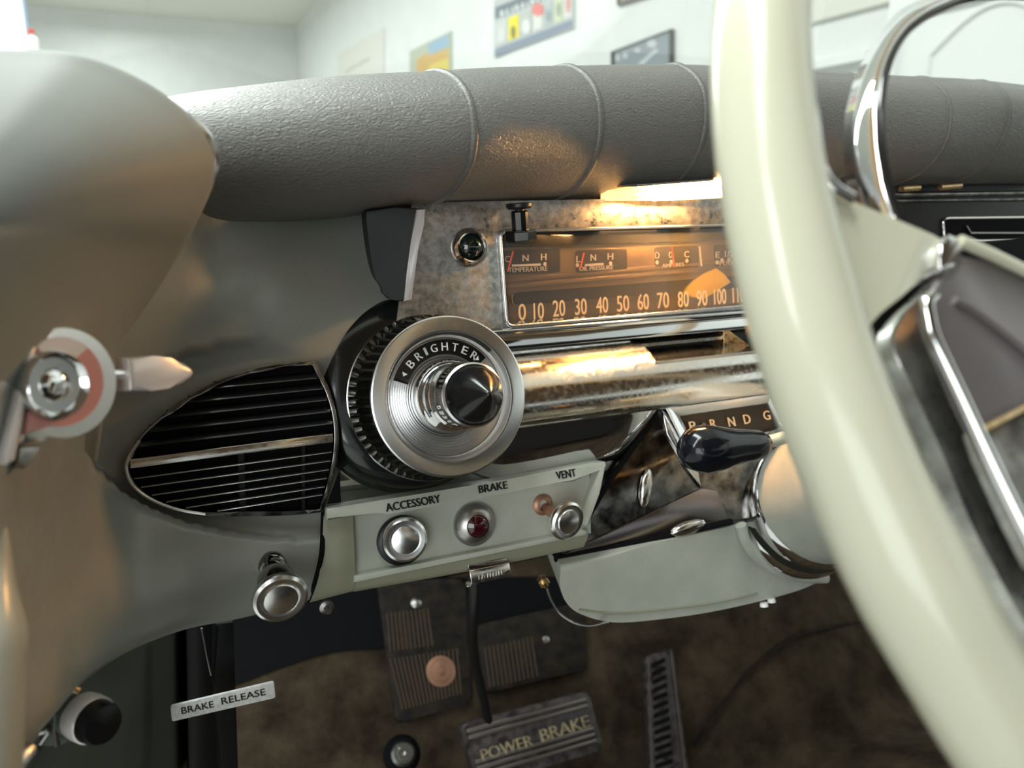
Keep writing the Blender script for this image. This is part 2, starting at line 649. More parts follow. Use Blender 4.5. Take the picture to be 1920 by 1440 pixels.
# pale poster with a line of print
t = poster('wall_poster', 'pale cream poster with a faint line of print, farthest along the wall', [(633, 102), (719, 52), (719, 150), (633, 190)], pm('poster_cream', (.72, .72, .66)))
b = MB()
for k in range(8):
    x = 648+k*5.8
    y = 138-(x-648)*.56
    b = MB()
    b.prism([wallp(x, y, .024), wallp(x+3.6, y-2, .024), wallp(x+3.6, y-8-(k % 3), .024), wallp(x, y-6-(k % 2), .024)], (.002, 0, 0))
    b.build('letter_mark', pm('faint_print', (.45, .45, .42)), t)
# colourful poster
t = poster('wall_poster', 'small colourful poster with orange and blue painted shapes', [(768, 96), (845, 58), (845, 160), (768, 170)], pm('poster_sage', (.46, .50, .40)))
patch(t, 'painted_sky', [(803, 82), (841, 63), (841, 88), (803, 104)], pm('poster_blue', (.30, .45, .58)))
patch(t, 'painted_hill', [(781, 112), (800, 98), (841, 84), (841, 140), (781, 150)], pm('poster_orange', (.62, .40, .13)), .024)
patch(t, 'painted_band', [(805, 122), (841, 108), (841, 160), (805, 160)], pm('poster_yellow', (.72, .58, .12)), .026)
# row of badges poster
t = poster('wall_poster', 'large poster with a row of badge tiles, one bright yellow', [(926, 0), (1075, -70), (1075, 52), (926, 108)], pm('poster_grey', (.52, .55, .55)))


def band(x0, x1, ya0, ya1, yb0, yb1, name, m, off=.026):
    patch(t, name, [(x0, ya0), (x1, ya1), (x1, yb1), (x0, yb0)], m, off)


band(928, 1073, 14, -44, 36, -22, 'title_band', pm('poster_slate', (.16, .20, .23)))
band(928, 1073, 92, 36, 107, 50, 'footer_band', pm('poster_slateblue', (.22, .26, .34)))
b = MB()
for k in range(13):
    x = 938+k*9.5
    y = 31-(x-938)*.39
    b = MB()
    b.prism([wallp(x, y, .03), wallp(x+6, y-2.3, .03), wallp(x+6-2*(k % 2), y-12, .03), wallp(x+2*(k % 3), y-10, .03)], (.002, 0, 0))
    b.build('letter_mark', pm('poster_white', (.75, .78, .78)), t)
tiles = [((.60, .62, .60), 930, 950), ((.85, .72, .02), 953, 972), ((.50, .52, .50), 976, 996), ((.70, .70, .66), 1000, 1016),
         ((.46, .50, .50), 1020, 1036), ((.62, .66, .46), 1040, 1054), ((.68, .66, .64), 1057, 1072)]
for c_, x0, x1 in tiles:
    f0, f1 = -.385*(x0-926), -.385*(x1-926)
    band(x0, x1, 44+f0, 44+f1, 87+f0, 87+f1, 'badge_tile', pm('tile_%d' % x0, c_), .028)
badge = [((.66, .68, .68), 940, 66, 6, 14), ((.16, .15, .05), 962, 60, 4, 12), ((.74, .75, .74), 986, 50, 7, 14), ((.76, .22, .20), 1008, 18, 11, 12),
         ((.30, .33, .34), 1028, 30, 5, 12), ((.32, .36, .30), 1047, 18, 4, 14), ((.62, .30, .26), 1065, 8, 4, 16)]
for c_, cx, cy, rx, ry in badge:
    patch(t, 'badge', arc((cx, cy), rx, ry, 0, 345, 14), pm('badge_%d' % cx, c_), .031)
# framed dark print
t = poster('framed_print', 'dark slate print in a black frame just above the dash pad', [(1145, 97), (1258, 54), (1258, 132), (1145, 140)], pm('print_slate', (.26, .31, .34)), pm('frame_black', (.05, .06, .06)))
for cx, cy, rx, ry in ((1158, 108, 4, 7), (1172, 104, 5, 6), (1195, 94, 6, 4), (1222, 82, 9, 8)):
    patch(t, 'printed_shape', arc((cx, cy), rx, ry, 0, 340, 12), pm('print_pale', (.55, .58, .60)))
patch(t, 'printed_shape', [(1195, 120), (1230, 90), (1234, 96), (1205, 122)], pm('print_pale', (.55, .58, .60)))
t = poster('framed_print', 'brown framed print cut off by the top of the picture', [(1156, 10), (1230, -14), (1230, -90), (1156, -60)], pm('print_brown', (.30, .26, .20)), pm('frame_dark', (.12, .11, .1)))
# round thermostat on the right wall

# ================================================================ car shell (floor, firewall, seat, roof, doors)
def quad(name, pts, m, thick, label=None, cat=None, kind=None, parent=None):
    b = MB()
    b.prism(pts, thick)
    o = b.build(name, m, parent)
    return tag(o, label, cat, None, kind)


TOE = Plane(PY(960, 1440, .76), n=(0, -.72, .69))


# toe board + floor carpet as one lofted sheet, with the transmission hump on the right
def hump_h(x):
    return .10*math.exp(-((x-.88)/.15)**2)


def on_carpet(px, py, lift=0.0):
    h = 0
    for _ in range(12):
        p = TOE.p(px, py, h+lift)
        h = .5*h+.5*hump_h(p.x)
    return p


def toe_pt(x, s):
    """s: distance up the toe board from the floor line"""
    up = Vector((0, .69, .72))
    base = TOE.o+Vector((x-TOE.o.x, 0, 0))
    hump = hump_h(x)
    return base+up*s+TOE.n*hump


rows = []
zf = -.03
for i in range(9):
    x = -.14+i*.19
    h = hump_h(x)
    bot = toe_pt(x, -.11)
    r = [Vector((x, -1.3, bot.z+h)), Vector((x, 0, bot.z+h)), Vector((x, bot.y-.2, bot.z+h*.9)), toe_pt(x, -.10), toe_pt(x, 0), toe_pt(x, .12), toe_pt(x, .26)]
    rows.append(r)
b = MB()
b.surf(rows, 6, 6)
from mathutils.bvhtree import BVHTree
CARPET = BVHTree.FromBMesh(b.b)
tag(b.build('floor_carpet', M['carpet'], solid=.01), 'worn brown carpet over the footwell floor and toe board', 'carpet')
# seam cord in the carpet over the hump
b = MB()
b.tube([CARPET.ray_cast(C, ray(x, y).normalized())[0]-ray(x, y).normalized()*.016 for x, y in spline_px([(1300, 1400), (1350, 1330), (1400, 1265), (1470, 1205), (1520, 1185), (1600, 1168), (1660, 1160)], 4)], .0022, 8)
tag(b.build('carpet_binding', M['rubber']), 'thin dark binding seam curving over the brown carpet hump', 'binding')

# black insulation panel high on the toe board
b = MB()
b.prism([TOE.p(*q, .0135) for q in spline_px([(330, 1330), (440, 1285), (560, 1240), (640, 1220), (720, 1214), (800, 1200), (900, 1185), (1000, 1165), (1090, 1130), (1180, 1120), (1290, 1140), (1330, 1090)], 3)+[(1330, 1080), (330, 1085)]], -TOE.n*.003)
tag(b.build('firewall_insulation', M['black_m'], smooth=0), 'black insulation panel on the upper toe board behind the pedal arm', 'insulation')

tp = toe_pt(0, .26)
quad('firewall', [Vector((-.2, tp.y+.02, tp.z-.03)), Vector((1.5, tp.y+.02, tp.z-.03)), Vector((1.5, tp.y-.08, .66)), Vector((-.2, tp.y-.08, .66))], M['black_m'], (0, .02, 0),
     'black firewall above the toe board', 'firewall', 'structure')
# kick panel: inner side wall ahead of the door
b = MB()
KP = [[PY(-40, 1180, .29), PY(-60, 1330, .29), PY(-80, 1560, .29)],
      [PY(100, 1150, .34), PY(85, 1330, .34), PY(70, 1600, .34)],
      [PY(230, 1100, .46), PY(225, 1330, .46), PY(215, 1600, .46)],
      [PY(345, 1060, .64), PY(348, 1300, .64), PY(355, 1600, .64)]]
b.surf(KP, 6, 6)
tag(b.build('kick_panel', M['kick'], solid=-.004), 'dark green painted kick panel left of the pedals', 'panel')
# roof, seat and doors behind and around the camera (their reflections show in the chrome)
b = MB()
b.surf([[Vector((x, y, 1.06+.06*(1-((x-.63)/.85)**2)-.05*((y+.8)/1.0)**2)) for x in (-.2, .2, .63, 1.06, 1.46)] for y in (-1.7, -1.1, -.5, .05)], 4, 4)
tag(b.build('headliner', M['headliner'], solid=-.02), 'tan cloth headliner of the car roof overhead', 'headliner')
t = thing('bench_seat', (.63, -.55, .02), 'charcoal cloth bench seat behind the steering wheel', 'seat')
b = MB(); b.box((-.08, -.85, .02), (1.36, -.33, .24), .04); b.build('seat_cushion', M['seat'], t)
b = MB(); b.prism([Vector((-.08, -.78, .22)), Vector((1.36, -.78, .22)), Vector((1.36, -.92, .66)), Vector((-.08, -.92, .66))], (0, -.14, 0), .03); b.build('seat_backrest', M['seat'], t)
t = thing('passenger_door', (1.44, -.3, .1), 'grey car door on the passenger side of the cabin', 'car door')
b = MB(); b.box((1.42, -1.2, -.05), (1.48, .55, .62), .02); b.build('door_panel', M['paint'], t)
b = MB(); b.box((1.385, -.8, .42), (1.43, -.25, .47), .015); b.build('armrest', M['seat'], t)

# windshield, curving round at both ends, with its gasket
b = MB()
rows = []
for k in range(9):
    a = k/8
    x = -.16+1.6*a
    cy = .80-.25*abs(2*a-1)**3.2
    lo = Vector((x, cy, .685-.02*abs(2*a-1)))
    hi = Vector((.64+(x-.64)*.9, cy-.36, 1.04))
    rows.append([lo, lo.lerp(hi, .5)+Vector((0, .02, 0)), hi])
b.surf(rows, 5, 5)
t = thing('windshield', (.64, .7, .68), 'curved glass windshield behind the padded dash top', 'windshield')
b.build('glass', M['windshield'], t)
b = MB()
b.tube(crom([r[0] for r in rows], 4), .006, 8)
b.build('gasket', M['gasket'], t)

# ================================================================ dashboard: painted body, pad, pillar
dash = thing('dashboard', (.1, .45, .45), 'grey painted metal dashboard body around the oval air vent', 'dashboard')
XS = None
body = [
    # beneath the pad ... down to the rolled lower edge; each row (px, py, Y)
    [(-130, 330, .25), (0, 340, .262), (110, 350, .29), (215, 370, .335), (300, 385, .40), (390, 385, .455), (510, 375, .495), (610, 365, .512), (740, 360, .515)],
    [(-130, 470, .25), (0, 475, .264), (110, 480, .293), (210, 485, .34), (290, 480, .40), (380, 470, .448), (500, 462, .478), (610, 460, .492), (740, 460, .498)],
    [(-130, 580, .25), (0, 585, .266), (105, 585, .30), (200, 580, .35), (285, 570, .403), (380, 562, .440), (490, 560, .465), (600, 560, .478), (740, 560, .485)],
    [(-130, 690, .25), (0, 690, .268), (100, 690, .31), (190, 690, .365), (275, 685, .418), (370, 675, .447), (480, 670, .460), (580, 665, .466), (700, 660, .476)],
    [(-130, 790, .25), (0, 790, .27), (90, 795, .325), (170, 800, .385), (245, 800, .430), (340, 790, .4525), (460, 785, .459), (560, 780, .461), (660, 772, .474)],
    [(-130, 880, .25), (0, 880, .272), (85, 885, .33), (160, 890, .392), (235, 890, .430), (330, 885, .444), (450, 880, .450), (560, 875, .452), (640, 868, .468)],
    [(-130, 970, .248), (0, 970, .272), (80, 985, .33), (155, 1000, .382), (240, 1000, .412), (340, 990, .424), (450, 985, .431), (550, 975, .434), (606, 968, .436)],
    [(-130, 1080, .246), (0, 1080, .270), (70, 1100, .318), (145, 1105, .365), (235, 1090, .395), (335, 1070, .412), (440, 1055, .420), (540, 1045, .424), (602, 1040, .426)],
    [(-130, 1220, .245), (-10, 1220, .266), (70, 1210, .300), (150, 1190, .345), (245, 1160, .384), (345, 1130, .408), (445, 1110, .420), (535, 1095, .426), (592, 1088, .429)],
    [(-130, 1420, .245), (0, 1420, .262), (85, 1345, .285), (155, 1272, .332), (245, 1217, .380), (345, 1180, .412), (445, 1160, .428), (530, 1140, .436), (578, 1128, .440)],
    [(-120, 1440, .30), (20, 1440, .31), (95, 1345, .33), (165, 1270, .38), (250, 1208, .43), (350, 1165, .465), (450, 1140, .485), (530, 1120, .49), (578, 1108, .495)],
]
b = MB()
b.surf([[PY(*q) for q in r] for r in body], 10, 10)
# the panel is pressed back behind the air vent
VENT = Plane(PY(630, 815, .445), 15)
for v in b.b.verts:
    d = v.co-C
    zz = d.dot(FW)
    px, py = 960+FPX*d.dot(RT)/zz, 720-FPX*d.dot(UP)/zz
    ex = (px-600)/392 if px < 600 else (px-600)/60
    ey = (py-822)/172
    e = math.hypot(ex, ey)
    if e < 1.12:
        lim = .0075 if e < .93 else (.0075-(e-.93)/.19*.0055)
        q = VENT.p(px, py, -lim)
        if q.y > v.co.y:
            v.co = q
b.build('painted_panel', M['paint'], dash, smooth=80)
# black seam between painted panel and accessory panel
b = MB()
sp = [PY(x, y, Y-.0015) for x, y, Y in ((607, 955, .436), (606, 985, .434), (603, 1040, .426), (592, 1088, .429), (579, 1126, .439))]
b.tube(crom(sp, 4), .0016, 8)
b.build('seam', M['black_m'], dash)

# --- windshield pillar swelling over the dash end
sil = [(-240, 84, .285), (-110, 86, .293), (0, 92, .30), (120, 98, .30), (205, 122, .305), (285, 162, .31), (345, 208, .315), (385, 255, .32), (402, 300, .325), (396, 350, .335), (370, 410, .35), (335, 470, .385), (280, 540, .405), (215, 610, .42)]
rows = []
SS = (.05, .14, .27, .46, .72, 1.0)


def pillar_row(sx, sy, Y, cx, cy, depth_at, drop):
    s_ = PY(sx, sy, Y)
    bk = s_+Vector((-.012, .05, drop))
    return [bk+Vector((-.03, .06, drop*3)), bk, s_+Vector((-.0006, .012, drop*.1)), s_]+[PY(sx+(cx-sx)*t, sy+(cy-sy)*t, depth_at(t, sx+(cx-sx)*t)) for t in SS]


for k, (sx, sy, Y) in enumerate(sil[:11]):
    rows.append(pillar_row(sx, sy, Y, -150, 430, lambda t, x: Y-(Y-.218)*(1-math.exp(-t/.30))/(1-math.exp(-1/.30)), -.004 if k < 8 else .003))
for q in ([(338, 470, .378), (250, 462, .318), (140, 452, .256), (10, 440, .226), (-180, 440, .212)],
          [(290, 548, .392), (212, 535, .330), (120, 528, .277), (5, 520, .238), (-180, 520, .222)],
          [(236, 630, .384), (178, 620, .336), (100, 612, .288), (0, 605, .252), (-180, 600, .230)],
          [(204, 715, .373), (152, 708, .338), (85, 702, .300), (0, 700, .262), (-180, 700, .238)],
          [(190, 790, .385), (142, 785, .356), (80, 780, .315), (0, 778, .268), (-180, 775, .242)],
          [(180, 865, .425), (138, 860, .395), (78, 855, .345), (0, 852, .280), (-180, 850, .246)]):
    xs = [w[0] for w in q]

    def dep(t, x, q=q):
        for u, w in zip(q, q[1:]):
            if w[0] <= x <= u[0]:
                return u[2]+(w[2]-u[2])*(u[0]-x)/(u[0]-w[0])
        return q[-1][2]
    rows.append(pillar_row(*q[0], -150, q[0][1]-20, dep, .003))
pl = thing('windshield_pillar', PY(150, 330, .30), 'blurred grey rounded windshield pillar at the driver end of the dash', 'pillar')
b = MB()
b.surf(rows, 6, 6)
b.build('pillar_cover', M['paint3'], pl, smooth=80)
b = MB()
b.tube(crom([PY(x, y, Y) for x, y, Y in ((352, 212, .318), (388, 256, .322), (403, 300, .327), (397, 345, .335))], 5), [.0006, .001, .0014, .0017, .0019, .002, .002, .002, .002, .002, .0019, .0017, .0014, .001, .0006, .0005], 8)
tag(b.build('trim_strip', M['chrome_b'], pl), 'chrome trim strip')

# --- hinge pillar at the lower left edge
b = MB()
hp = [(8, 990, .27), (-12, 1100, .255), (-22, 1220, .245), (-28, 1340, .24), (-34, 1480, .235), (-38, 1560, .232)]
b.tube(crom([PY(*q) for q in hp], 4), [(.001+.009*min(1, i/7), .001+.013*min(1, i/7)) for i in range(21)], 20, flat=(1, 0, 0))
tag(b.build('hinge_pillar', M['paint2']), 'light grey rounded door hinge pillar at the lower left edge', 'pillar')
b = MB()
b.tube([PY(25, 1440, .26), PY(35, 1425, .262), PY(48, 1412, .266)], .004, 10)
tag(b.build('door_catch', M['steel']), 'small worn metal door catch at the bottom left corner', 'catch')

# --- padded dash top
# sections: (x_top, y_top), (x_bulge, y_bulge), (x_bot, y_bot), Ytop, Ybulge, Ybot
secs = [
    (150, 215, 190, 300, 150, 425, .50, .43, .50),
    (300, 182, 345, 290, 295, 432, .51, .425, .505),
    (430, 165, 492, 280, 425, 422, .51, .420, .51),
    (610, 147, 688, 265, 605, 407, .505, .415, .512),
    (805, 138, 890, 252, 796, 384, .50, .413, .512),
    (935, 131, 1008, 243, 920, 380, .50, .425, .512),
    (1055, 127, 1127, 236, 1046, 377, .50, .437, .512),
    (1255, 124, 1325, 220, 1262, 362, .50, .447, .510),
    (1420, 130, 1488, 222, 1420, 352, .50, .455, .508),
    (1560, 138, 1640, 226, 1570, 347, .50, .455, .508),
    (1692, 144, 1783, 234, 1712, 346, .50, .455, .508),
    (1812, 152, 1894, 218, 1826, 345, .50, .455, .508),
    (1990, 172, 2060, 250, 1990, 344, .50, .455, .508),
]


def pad_section(q, grow=0.0):
    xt, yt, xb, yb, xo, yo, Yt, Yb, Yo = q
    T, B, O = PY(xt, yt, Yt), PY(xb, yb, Yb), PY(xo, yo, Yo)
    X = B.x
    T.x = O.x = X
    c = (T+O)/2
    pts = [Vector((X, Yt+.20, T.z-.045)), Vector((X, Yt+.09, T.z-.006)), T,
           Vector((X, T.y+(B.y-T.y)*.55, T.z+(B.z-T.z)*.16)), Vector((X, T.y+(B.y-T.y)*.90, T.z+(B.z-T.z)*.52)), B,
           Vector((X, B.y+(O.y-B.y)*.09, B.z+(O.z-B.z)*.42)), Vector((X, B.y+(O.y-B.y)*.38, B.z+(O.z-B.z)*.78)),
           Vector((X, B.y+(O.y-B.y)*.75, B.z+(O.z-B.z)*.96)), O, Vector((X, Yo+.03, O.z+.008))]
    if grow:
        pts = [p+(p-c).normalized()*grow for p in pts]
    return pts


pad = thing('dash_pad', (.3, .5, .66), 'padded grey leather roll across the top of the dashboard with piped seams', 'dash pad')
b = MB()
b.surf([pad_section(q) for q in secs], 5, 8)
b.build('leather_cover', M['leather'], pad, smooth=80)
for k in (4, 6, 7, 9, 10, 11):
    b = MB()
    b.tube(crom(pad_section(secs[k], -.0012), 5), .0027 if k < 8 else .0021, 10)
    b.build('piping', M['piping'], pad, smooth=80)

# ================================================================ round window crank at the left
def disc_px(c, r, a0, a1, n=40, sx=1.0):
    return [(c[0]+r*sx*math.cos(R_(a0+(a1-a0)*k/n)), c[1]-r*math.sin(R_(a0+(a1-a0)*k/n))) for k in range(n+1)]


CR = Plane(PY(112, 722, .287), n=(.70, -.70, .10))
crank = thing('vent_window_crank', PY(112, 722, .30), 'round chrome crank with a pink ring and a bullet shaped white lever', 'crank')
th = -CR.n
oc = (118, 718)
outer = [(60, 640)]+disc_px(oc, 103, 118, -112, 40, .97)+[(38, 836)]
b = MB(); b.prism([CR.p(*q) for q in outer], th*.010, .0022, 3); b.build('rim', M['chrome_b'], crank)
inner = [(66, 650)]+disc_px((112, 716), 84, 112, -106, 40, .98)+[(46, 815)]
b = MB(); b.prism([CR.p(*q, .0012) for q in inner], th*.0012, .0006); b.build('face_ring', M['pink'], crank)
upper = [(68, 650)]+disc_px((112, 716), 83, 112, 50, 20, .98)+disc_px((98, 722), 56, 50, 100, 16)
b = MB(); b.prism([CR.p(*q, .0016) for q in upper], th*.0012); b.build('pearl_sector', M['pearl'], crank)
b = MB()
hc = CR.p(92, 722, 0)
hr = rad(hc, 64)
b.lathe(hc, CR.n, [(hr*1.05, 0), (hr*1.05, .0035), (hr*.95, .0052), (hr*.86, .0040), (hr*.8, .0028), (hr*.5, .0026), (hr*.45, .0034), (hr*.2, .0042), (0, .0042)], 40)
b.build('hub_cup', M['chrome'], crank)
b = MB(); b.tube([CR.p(205, 702, -.003), CR.p(250, 700, -.003)], .0021, 12); b.build('neck', M['chrome_b'], crank)
lev = [(243, 670), (290, 667), (322, 671), (348, 680), (362, 690), (367, 699), (362, 708), (346, 719), (318, 728), (285, 733), (246, 733)]
b = MB(); b.prism([CR.p(*q, .001) for q in lev], th*.007, .0022, 3); b.build('lever', M['pearl'], crank)
b = MB(); b.prism([CR.p(*q, .003) for q in ((60, 640), (70, 646), (30, 862), (14, 872), (12, 850))], th*.012, .001); b.build('escutcheon_edge', M['pearl'], crank)
b = MB(); b.prism([CR.p(*q, -.006) for q in ((38, 838), (80, 836), (66, 862), (48, 880), (34, 870))], th*.006, .001); b.build('catch', M['steel'], crank)

# ================================================================ oval louvred air vent
VENT = Plane(PY(630, 815, .445), 15)
vent = thing('air_vent', VENT.p(430, 830), 'black louvred half oval air vent with a chrome frame beside the dial', 'vent')
vo = spline_px([(592, 678), (530, 682), (440, 702), (370, 734), (305, 778), (260, 820), (238, 862), (234, 885), (247, 912), (280, 938), (330, 958), (390, 968), (470, 968), (545, 966), (606, 960)], 4)
vo += spline_px([(606, 960), (622, 910), (634, 850), (634, 790), (620, 735), (592, 678)], 4)[1:-1]
cxv, cyv = 450, 835


def shrink(poly, d, c=(450, 835)):
    out = []
    for x, y in poly:
        v = Vector((c[0]-x, c[1]-y))
        v = v.normalized()*min(d, v.length*.9)
        out.append((x+v.x, y+v.y))
    return out


b = MB(); b.prism([VENT.p(*q, -.004) for q in vo], -VENT.n*.004); b.build('backing', M['black_m'], vent)
vi = shrink(vo, 9)
b = MB(); b.ring([VENT.p(*q, .003) for q in vo], [VENT.p(*q, .003) for q in vi], -VENT.n*.008, .0006)
b.build('frame', M['chrome_d'], vent)
# bright lower left rim
b = MB()
b.tube([VENT.p(x, y, .0035) for x, y in spline_px([(262, 826), (240, 862), (238, 884), (250, 911), (283, 936), (332, 955), (385, 964)], 4)], .0010, 8)
b.build('rim_bead', M['chrome_b'], vent)


def span_at(poly, yl):
    """x-range of the outline on the slanted line y = yl + k*(x-450) with slope toward the vanishing point"""
    k = (360-yl)/(4250-450)
    xs = []
    n = len(poly)
    for i in range(n):
        (x0, y0), (x1, y1) = poly[i], poly[(i+1) % n]
        f0, f1 = y0-yl-k*(x0-450), y1-yl-k*(x1-450)
        if f0*f1 < 0:
            t = f0/(f0-f1)
            xs.append(x0+(x1-x0)*t)
    if len(xs) < 2:
        return None
    return min(xs), max(xs), k


def vent_bar(yl, dy, depth, off, name, m, parent, tiltdrop=0.0):
    sp_ = span_at(vi, yl)
    if not sp_: return
    x0, x1, k = sp_
    x0 += 2; x1 -= 2
    g = lambda x, y: (x, y+yl-450*0+k*(x-450)-0)
    a0, a1 = (x0, yl+k*(x0-450)), (x1, yl+k*(x1-450))
    b = MB()
    f = [VENT.p(a0[0], a0[1], off), VENT.p(a1[0], a1[1], off), VENT.p(a1[0], a1[1]-dy, off-tiltdrop), VENT.p(a0[0], a0[1]-dy, off-tiltdrop)]
    b.prism(f, Vector((0, depth, depth*.1)), .0003)
    b.build(name, m, parent)


for yl in (716, 738, 761, 784, 808):
    vent_bar(yl+8, 10, .004, .0026, 'louver', M['gloss_b'], vent, .003)
vent_bar(852, 17, .004, .004, 'divider_bar', M['chrome_s'], vent, .0008)
for yl in (868, 885, 902, 918, 934, 949):
    vent_bar(yl+4, 4, .005, .0026, 'louver', M['chrome_b'], vent, .0015)
b = MB(); b.prism([VENT.p(*q, -.001) for q in ((446, 848), (458, 846), (462, 966), (450, 967))], -VENT.n*.003); b.build('rib', M['panel_b'], vent)
b = MB(); b.prism([VENT.p(*q, -.001) for q in ((566, 838), (572, 837), (572, 962), (566, 963))], -VENT.n*.003); b.build('rib', M['panel_b'], vent)

# ================================================================ headlight dial
AX = Vector((0, -math.cos(R_(15)), math.sin(R_(15))))
YF = .42
DC = PY(845, 743, YF)                    # centre of the front disc
dep = (DC-C).dot(FW)
RD = 152*dep/FPX
DP = Plane(DC, 15)
dial = thing('headlight_dial', DC-AX*.04, 'large ribbed headlight dial with a chrome face and a black cone knob', 'dial')
# black pod behind the ring
b = MB()
pc = DC-AX*.043+Vector((-.009, 0, .004))
b.lathe(pc, AX, [(RD*1.40, -.045), (RD*1.38, -.020), (RD*1.29, -.006), (RD*1.14, .000), (RD*.9, .001)], 64, 1.05)
b.build('pod', M['gloss_b'], dial, smooth=60)
# ribbed ring
b = MB()
NR = 56
rows = []
prof = [(1.09, -.0425), (1.105, -.041), (1.105, -.0385), (1.085, -.037), (.985, -.008), (.955, -.004), (.9, -.003)]
for k in range(NR*4):
    a = 2*math.pi*k/(NR*4)
    ph = k % 4
    row = []
    for j, (r, h) in enumerate(prof):
        rr = r
        if 3 <= j <= 4:
            rr = r*(1.0 if ph in (0, 1) else .94)
        row.append(DC+AX*h+Vector((1, 0, 0))*(RD*rr*math.cos(a))+AX.cross(Vector((1, 0, 0)))*(RD*rr*math.sin(a)))
    rows.append(row)
b.grid(rows, close_v=True)
b.build('ribbed_ring', M['ridge'], dial, smooth=35)
b = MB()
b.lathe(DC, AX, [(RD*1.105, -.0432), (RD*1.117, -.0425), (RD*1.117, -.0415), (RD*1.095, -.0412)], 96)
b.build('ring_bead', M['chrome_b'], dial)
# chrome disc: outer flange, dished face with fine grooves
b = MB()
pr = [(.96, -.008), (.985, -.005), (1.0, -.001), (.995, .0006), (.97, .0012), (.86, .0002), (.83, .0008), (.805, .0004), (.79, -.004), (.765, -.006), (.745, -.0064)]
b.lathe(DC, AX, [(RD*r, h) for r, h in pr], 96)
b.build('chrome_flange', M['chrome_b'], dial, smooth=50)
b = MB()
pr = [(.75, -.0065), (.74, -.0066)]
r = .735
while r > .44:
    pr += [(r, -.0066-.004*(.74-r)), (r-.013, -.0078-.004*(.74-r)), (r-.022, -.0066-.004*(.74-r))]
    r -= .03
pr += [(.43, -.006), (.42, -.0035), (.40, -.002), (.38, -.0018)]
b.lathe(DC, AX, [(RD*q, h) for q, h in pr], 96)
b.build('grooved_face', M['chrome_b'], dial, smooth=20)


def dpt(r, a, h):
    u = Vector((1, 0, 0))
    w = Vector((0, math.sin(R_(15)), math.cos(R_(15))))
    return DC+AX*h+u*(RD*r*math.cos(R_(a)))+w*(RD*r*math.sin(R_(a)))


# BRIGHTER legend window
def sector(r0, r1, a0, a1, h, n=24):
    return [dpt(r1, a0+(a1-a0)*k/n, h) for k in range(n+1)]+[dpt(r0, a1+(a0-a1)*k/n, h) for k in range(n+1)]


A0, A1 = 158, 38
b = MB(); b.prism(sector(.53, .715, A0, A1, -.0054), -AX*.002, .0004); b.build('legend_window', M['black'], dial)
b = MB()
wd = 'BRIGHTER'
angs = [134.5, 121.5, 111.5, 101, 88, 75.5, 63, 50]
wdt = [7.6, 7.6, 2.6, 8, 8, 7, 7, 7.6]
for ch, a, w_ in zip(wd, angs, wdt):
    rm0, rm1 = .575, .675
    hw = w_*.5
    bl_, br_ = dpt(rm0, a+hw, -.0050), dpt(rm0, a-hw, -.0050)
    cb = (bl_+br_)/2
    ur = (dpt(rm1, a, -.005)-dpt(rm0, a, -.005))
    word(b, ch, bl_, br_, bl_+ur, AX*.0003, .0002)
b.prism([dpt(.62, 151, -.0049), dpt(.655, 146.5, -.0049), dpt(.585, 146.5, -.0049)], -AX*.0003)
b.prism([dpt(.62, 42, -.0049), dpt(.655, 46, -.0049), dpt(.585, 46, -.0049)], -AX*.0003)
b.build('lettering', M['white'], dial)
# stepped spindle
b = MB()
b.lathe(DC, AX, [(RD*.46, -.004), (RD*.45, .002), (RD*.43, .004), (RD*.40, .005), (RD*.385, .016), (RD*.40, .018), (RD*.40, .020), (RD*.36, .022)], 64)
b.build('spindle', M['chrome'], dial, smooth=35)
b = MB()
b.lathe(DC, AX, [(RD*.375, .021), (RD*.36, .024), (RD*.36, .034), (RD*.375, .035), (RD*.375, .038), (RD*.33, .0385)], 64)
sb = b.build('numbered_collar', M['chrome_d'], dial, smooth=35)
b = MB()
for s_, a in (('0', 196), ('1', 207), ('3', 217), ('0', 228), ('7', 239)):
    def cpt(a_, h): return dpt(.366, a_, h)
    word(b, s_, cpt(a-3.4, .0265), cpt(a+3.4, .0265), cpt(a-3.4, .0325), (cpt(a, .03)-(DC+AX*.03)).normalized()*.0005)
b.build('digits', M['white'], sb)
b = MB()
b.lathe(DC, AX, [(RD*.37, .0385), (RD*.372, .0405), (RD*.35, .0415), (RD*.335, .0408)], 64)
b.build('chrome_collar', M['chrome_b'], dial, smooth=50)
b = MB()
b.lathe(DC, AX, [(RD*.338, .040), (RD*.335, .0425), (RD*.30, .0475), (RD*.2, .0545), (RD*.1, .0605), (RD*.03, .0645), (0, .0655)], 64)
b.build('cone_knob', M['black'], dial, smooth=60)

# ================================================================ instrument cluster
FAS = Plane(PY(950, 605, .472), 8)
clus = thing('instrument_cluster', FAS.p(1150, 600), 'warm lit speedometer and gauge cluster in a pitted chrome housing', 'instrument cluster')
win = quad_round([(937, 433), (1445, 420), (1470, 567), (950, 613)], .09, 6)
# fascia plate with the window hole: outer outline resampled to the same count
no = len(win)
oc4 = [(778, 384), (1560, 352), (1560, 560), (700, 640)]
oc4 = [(772, 380), (1540, 366), (1540, 590), (735, 668)]


def along(c4, n):
    out = []
    per = n//4
    for i in range(4):
        a, c2 = Vector(c4[i]), Vector(c4[(i+1) % 4])
        for k in range(per):
            out.append(tuple(a.lerp(c2, k/per)))
    return out


# start both loops at the top left corner
wo = along(oc4, no)
sh = 3
win_l = win[sh:]+win[:sh]
b = MB()
b.ring([FAS.p(*q) for q in wo], [FAS.p(*q) for q in win_l], -FAS.n*.004, .0008)
b.build('fascia', M['chrome_w'], clus)
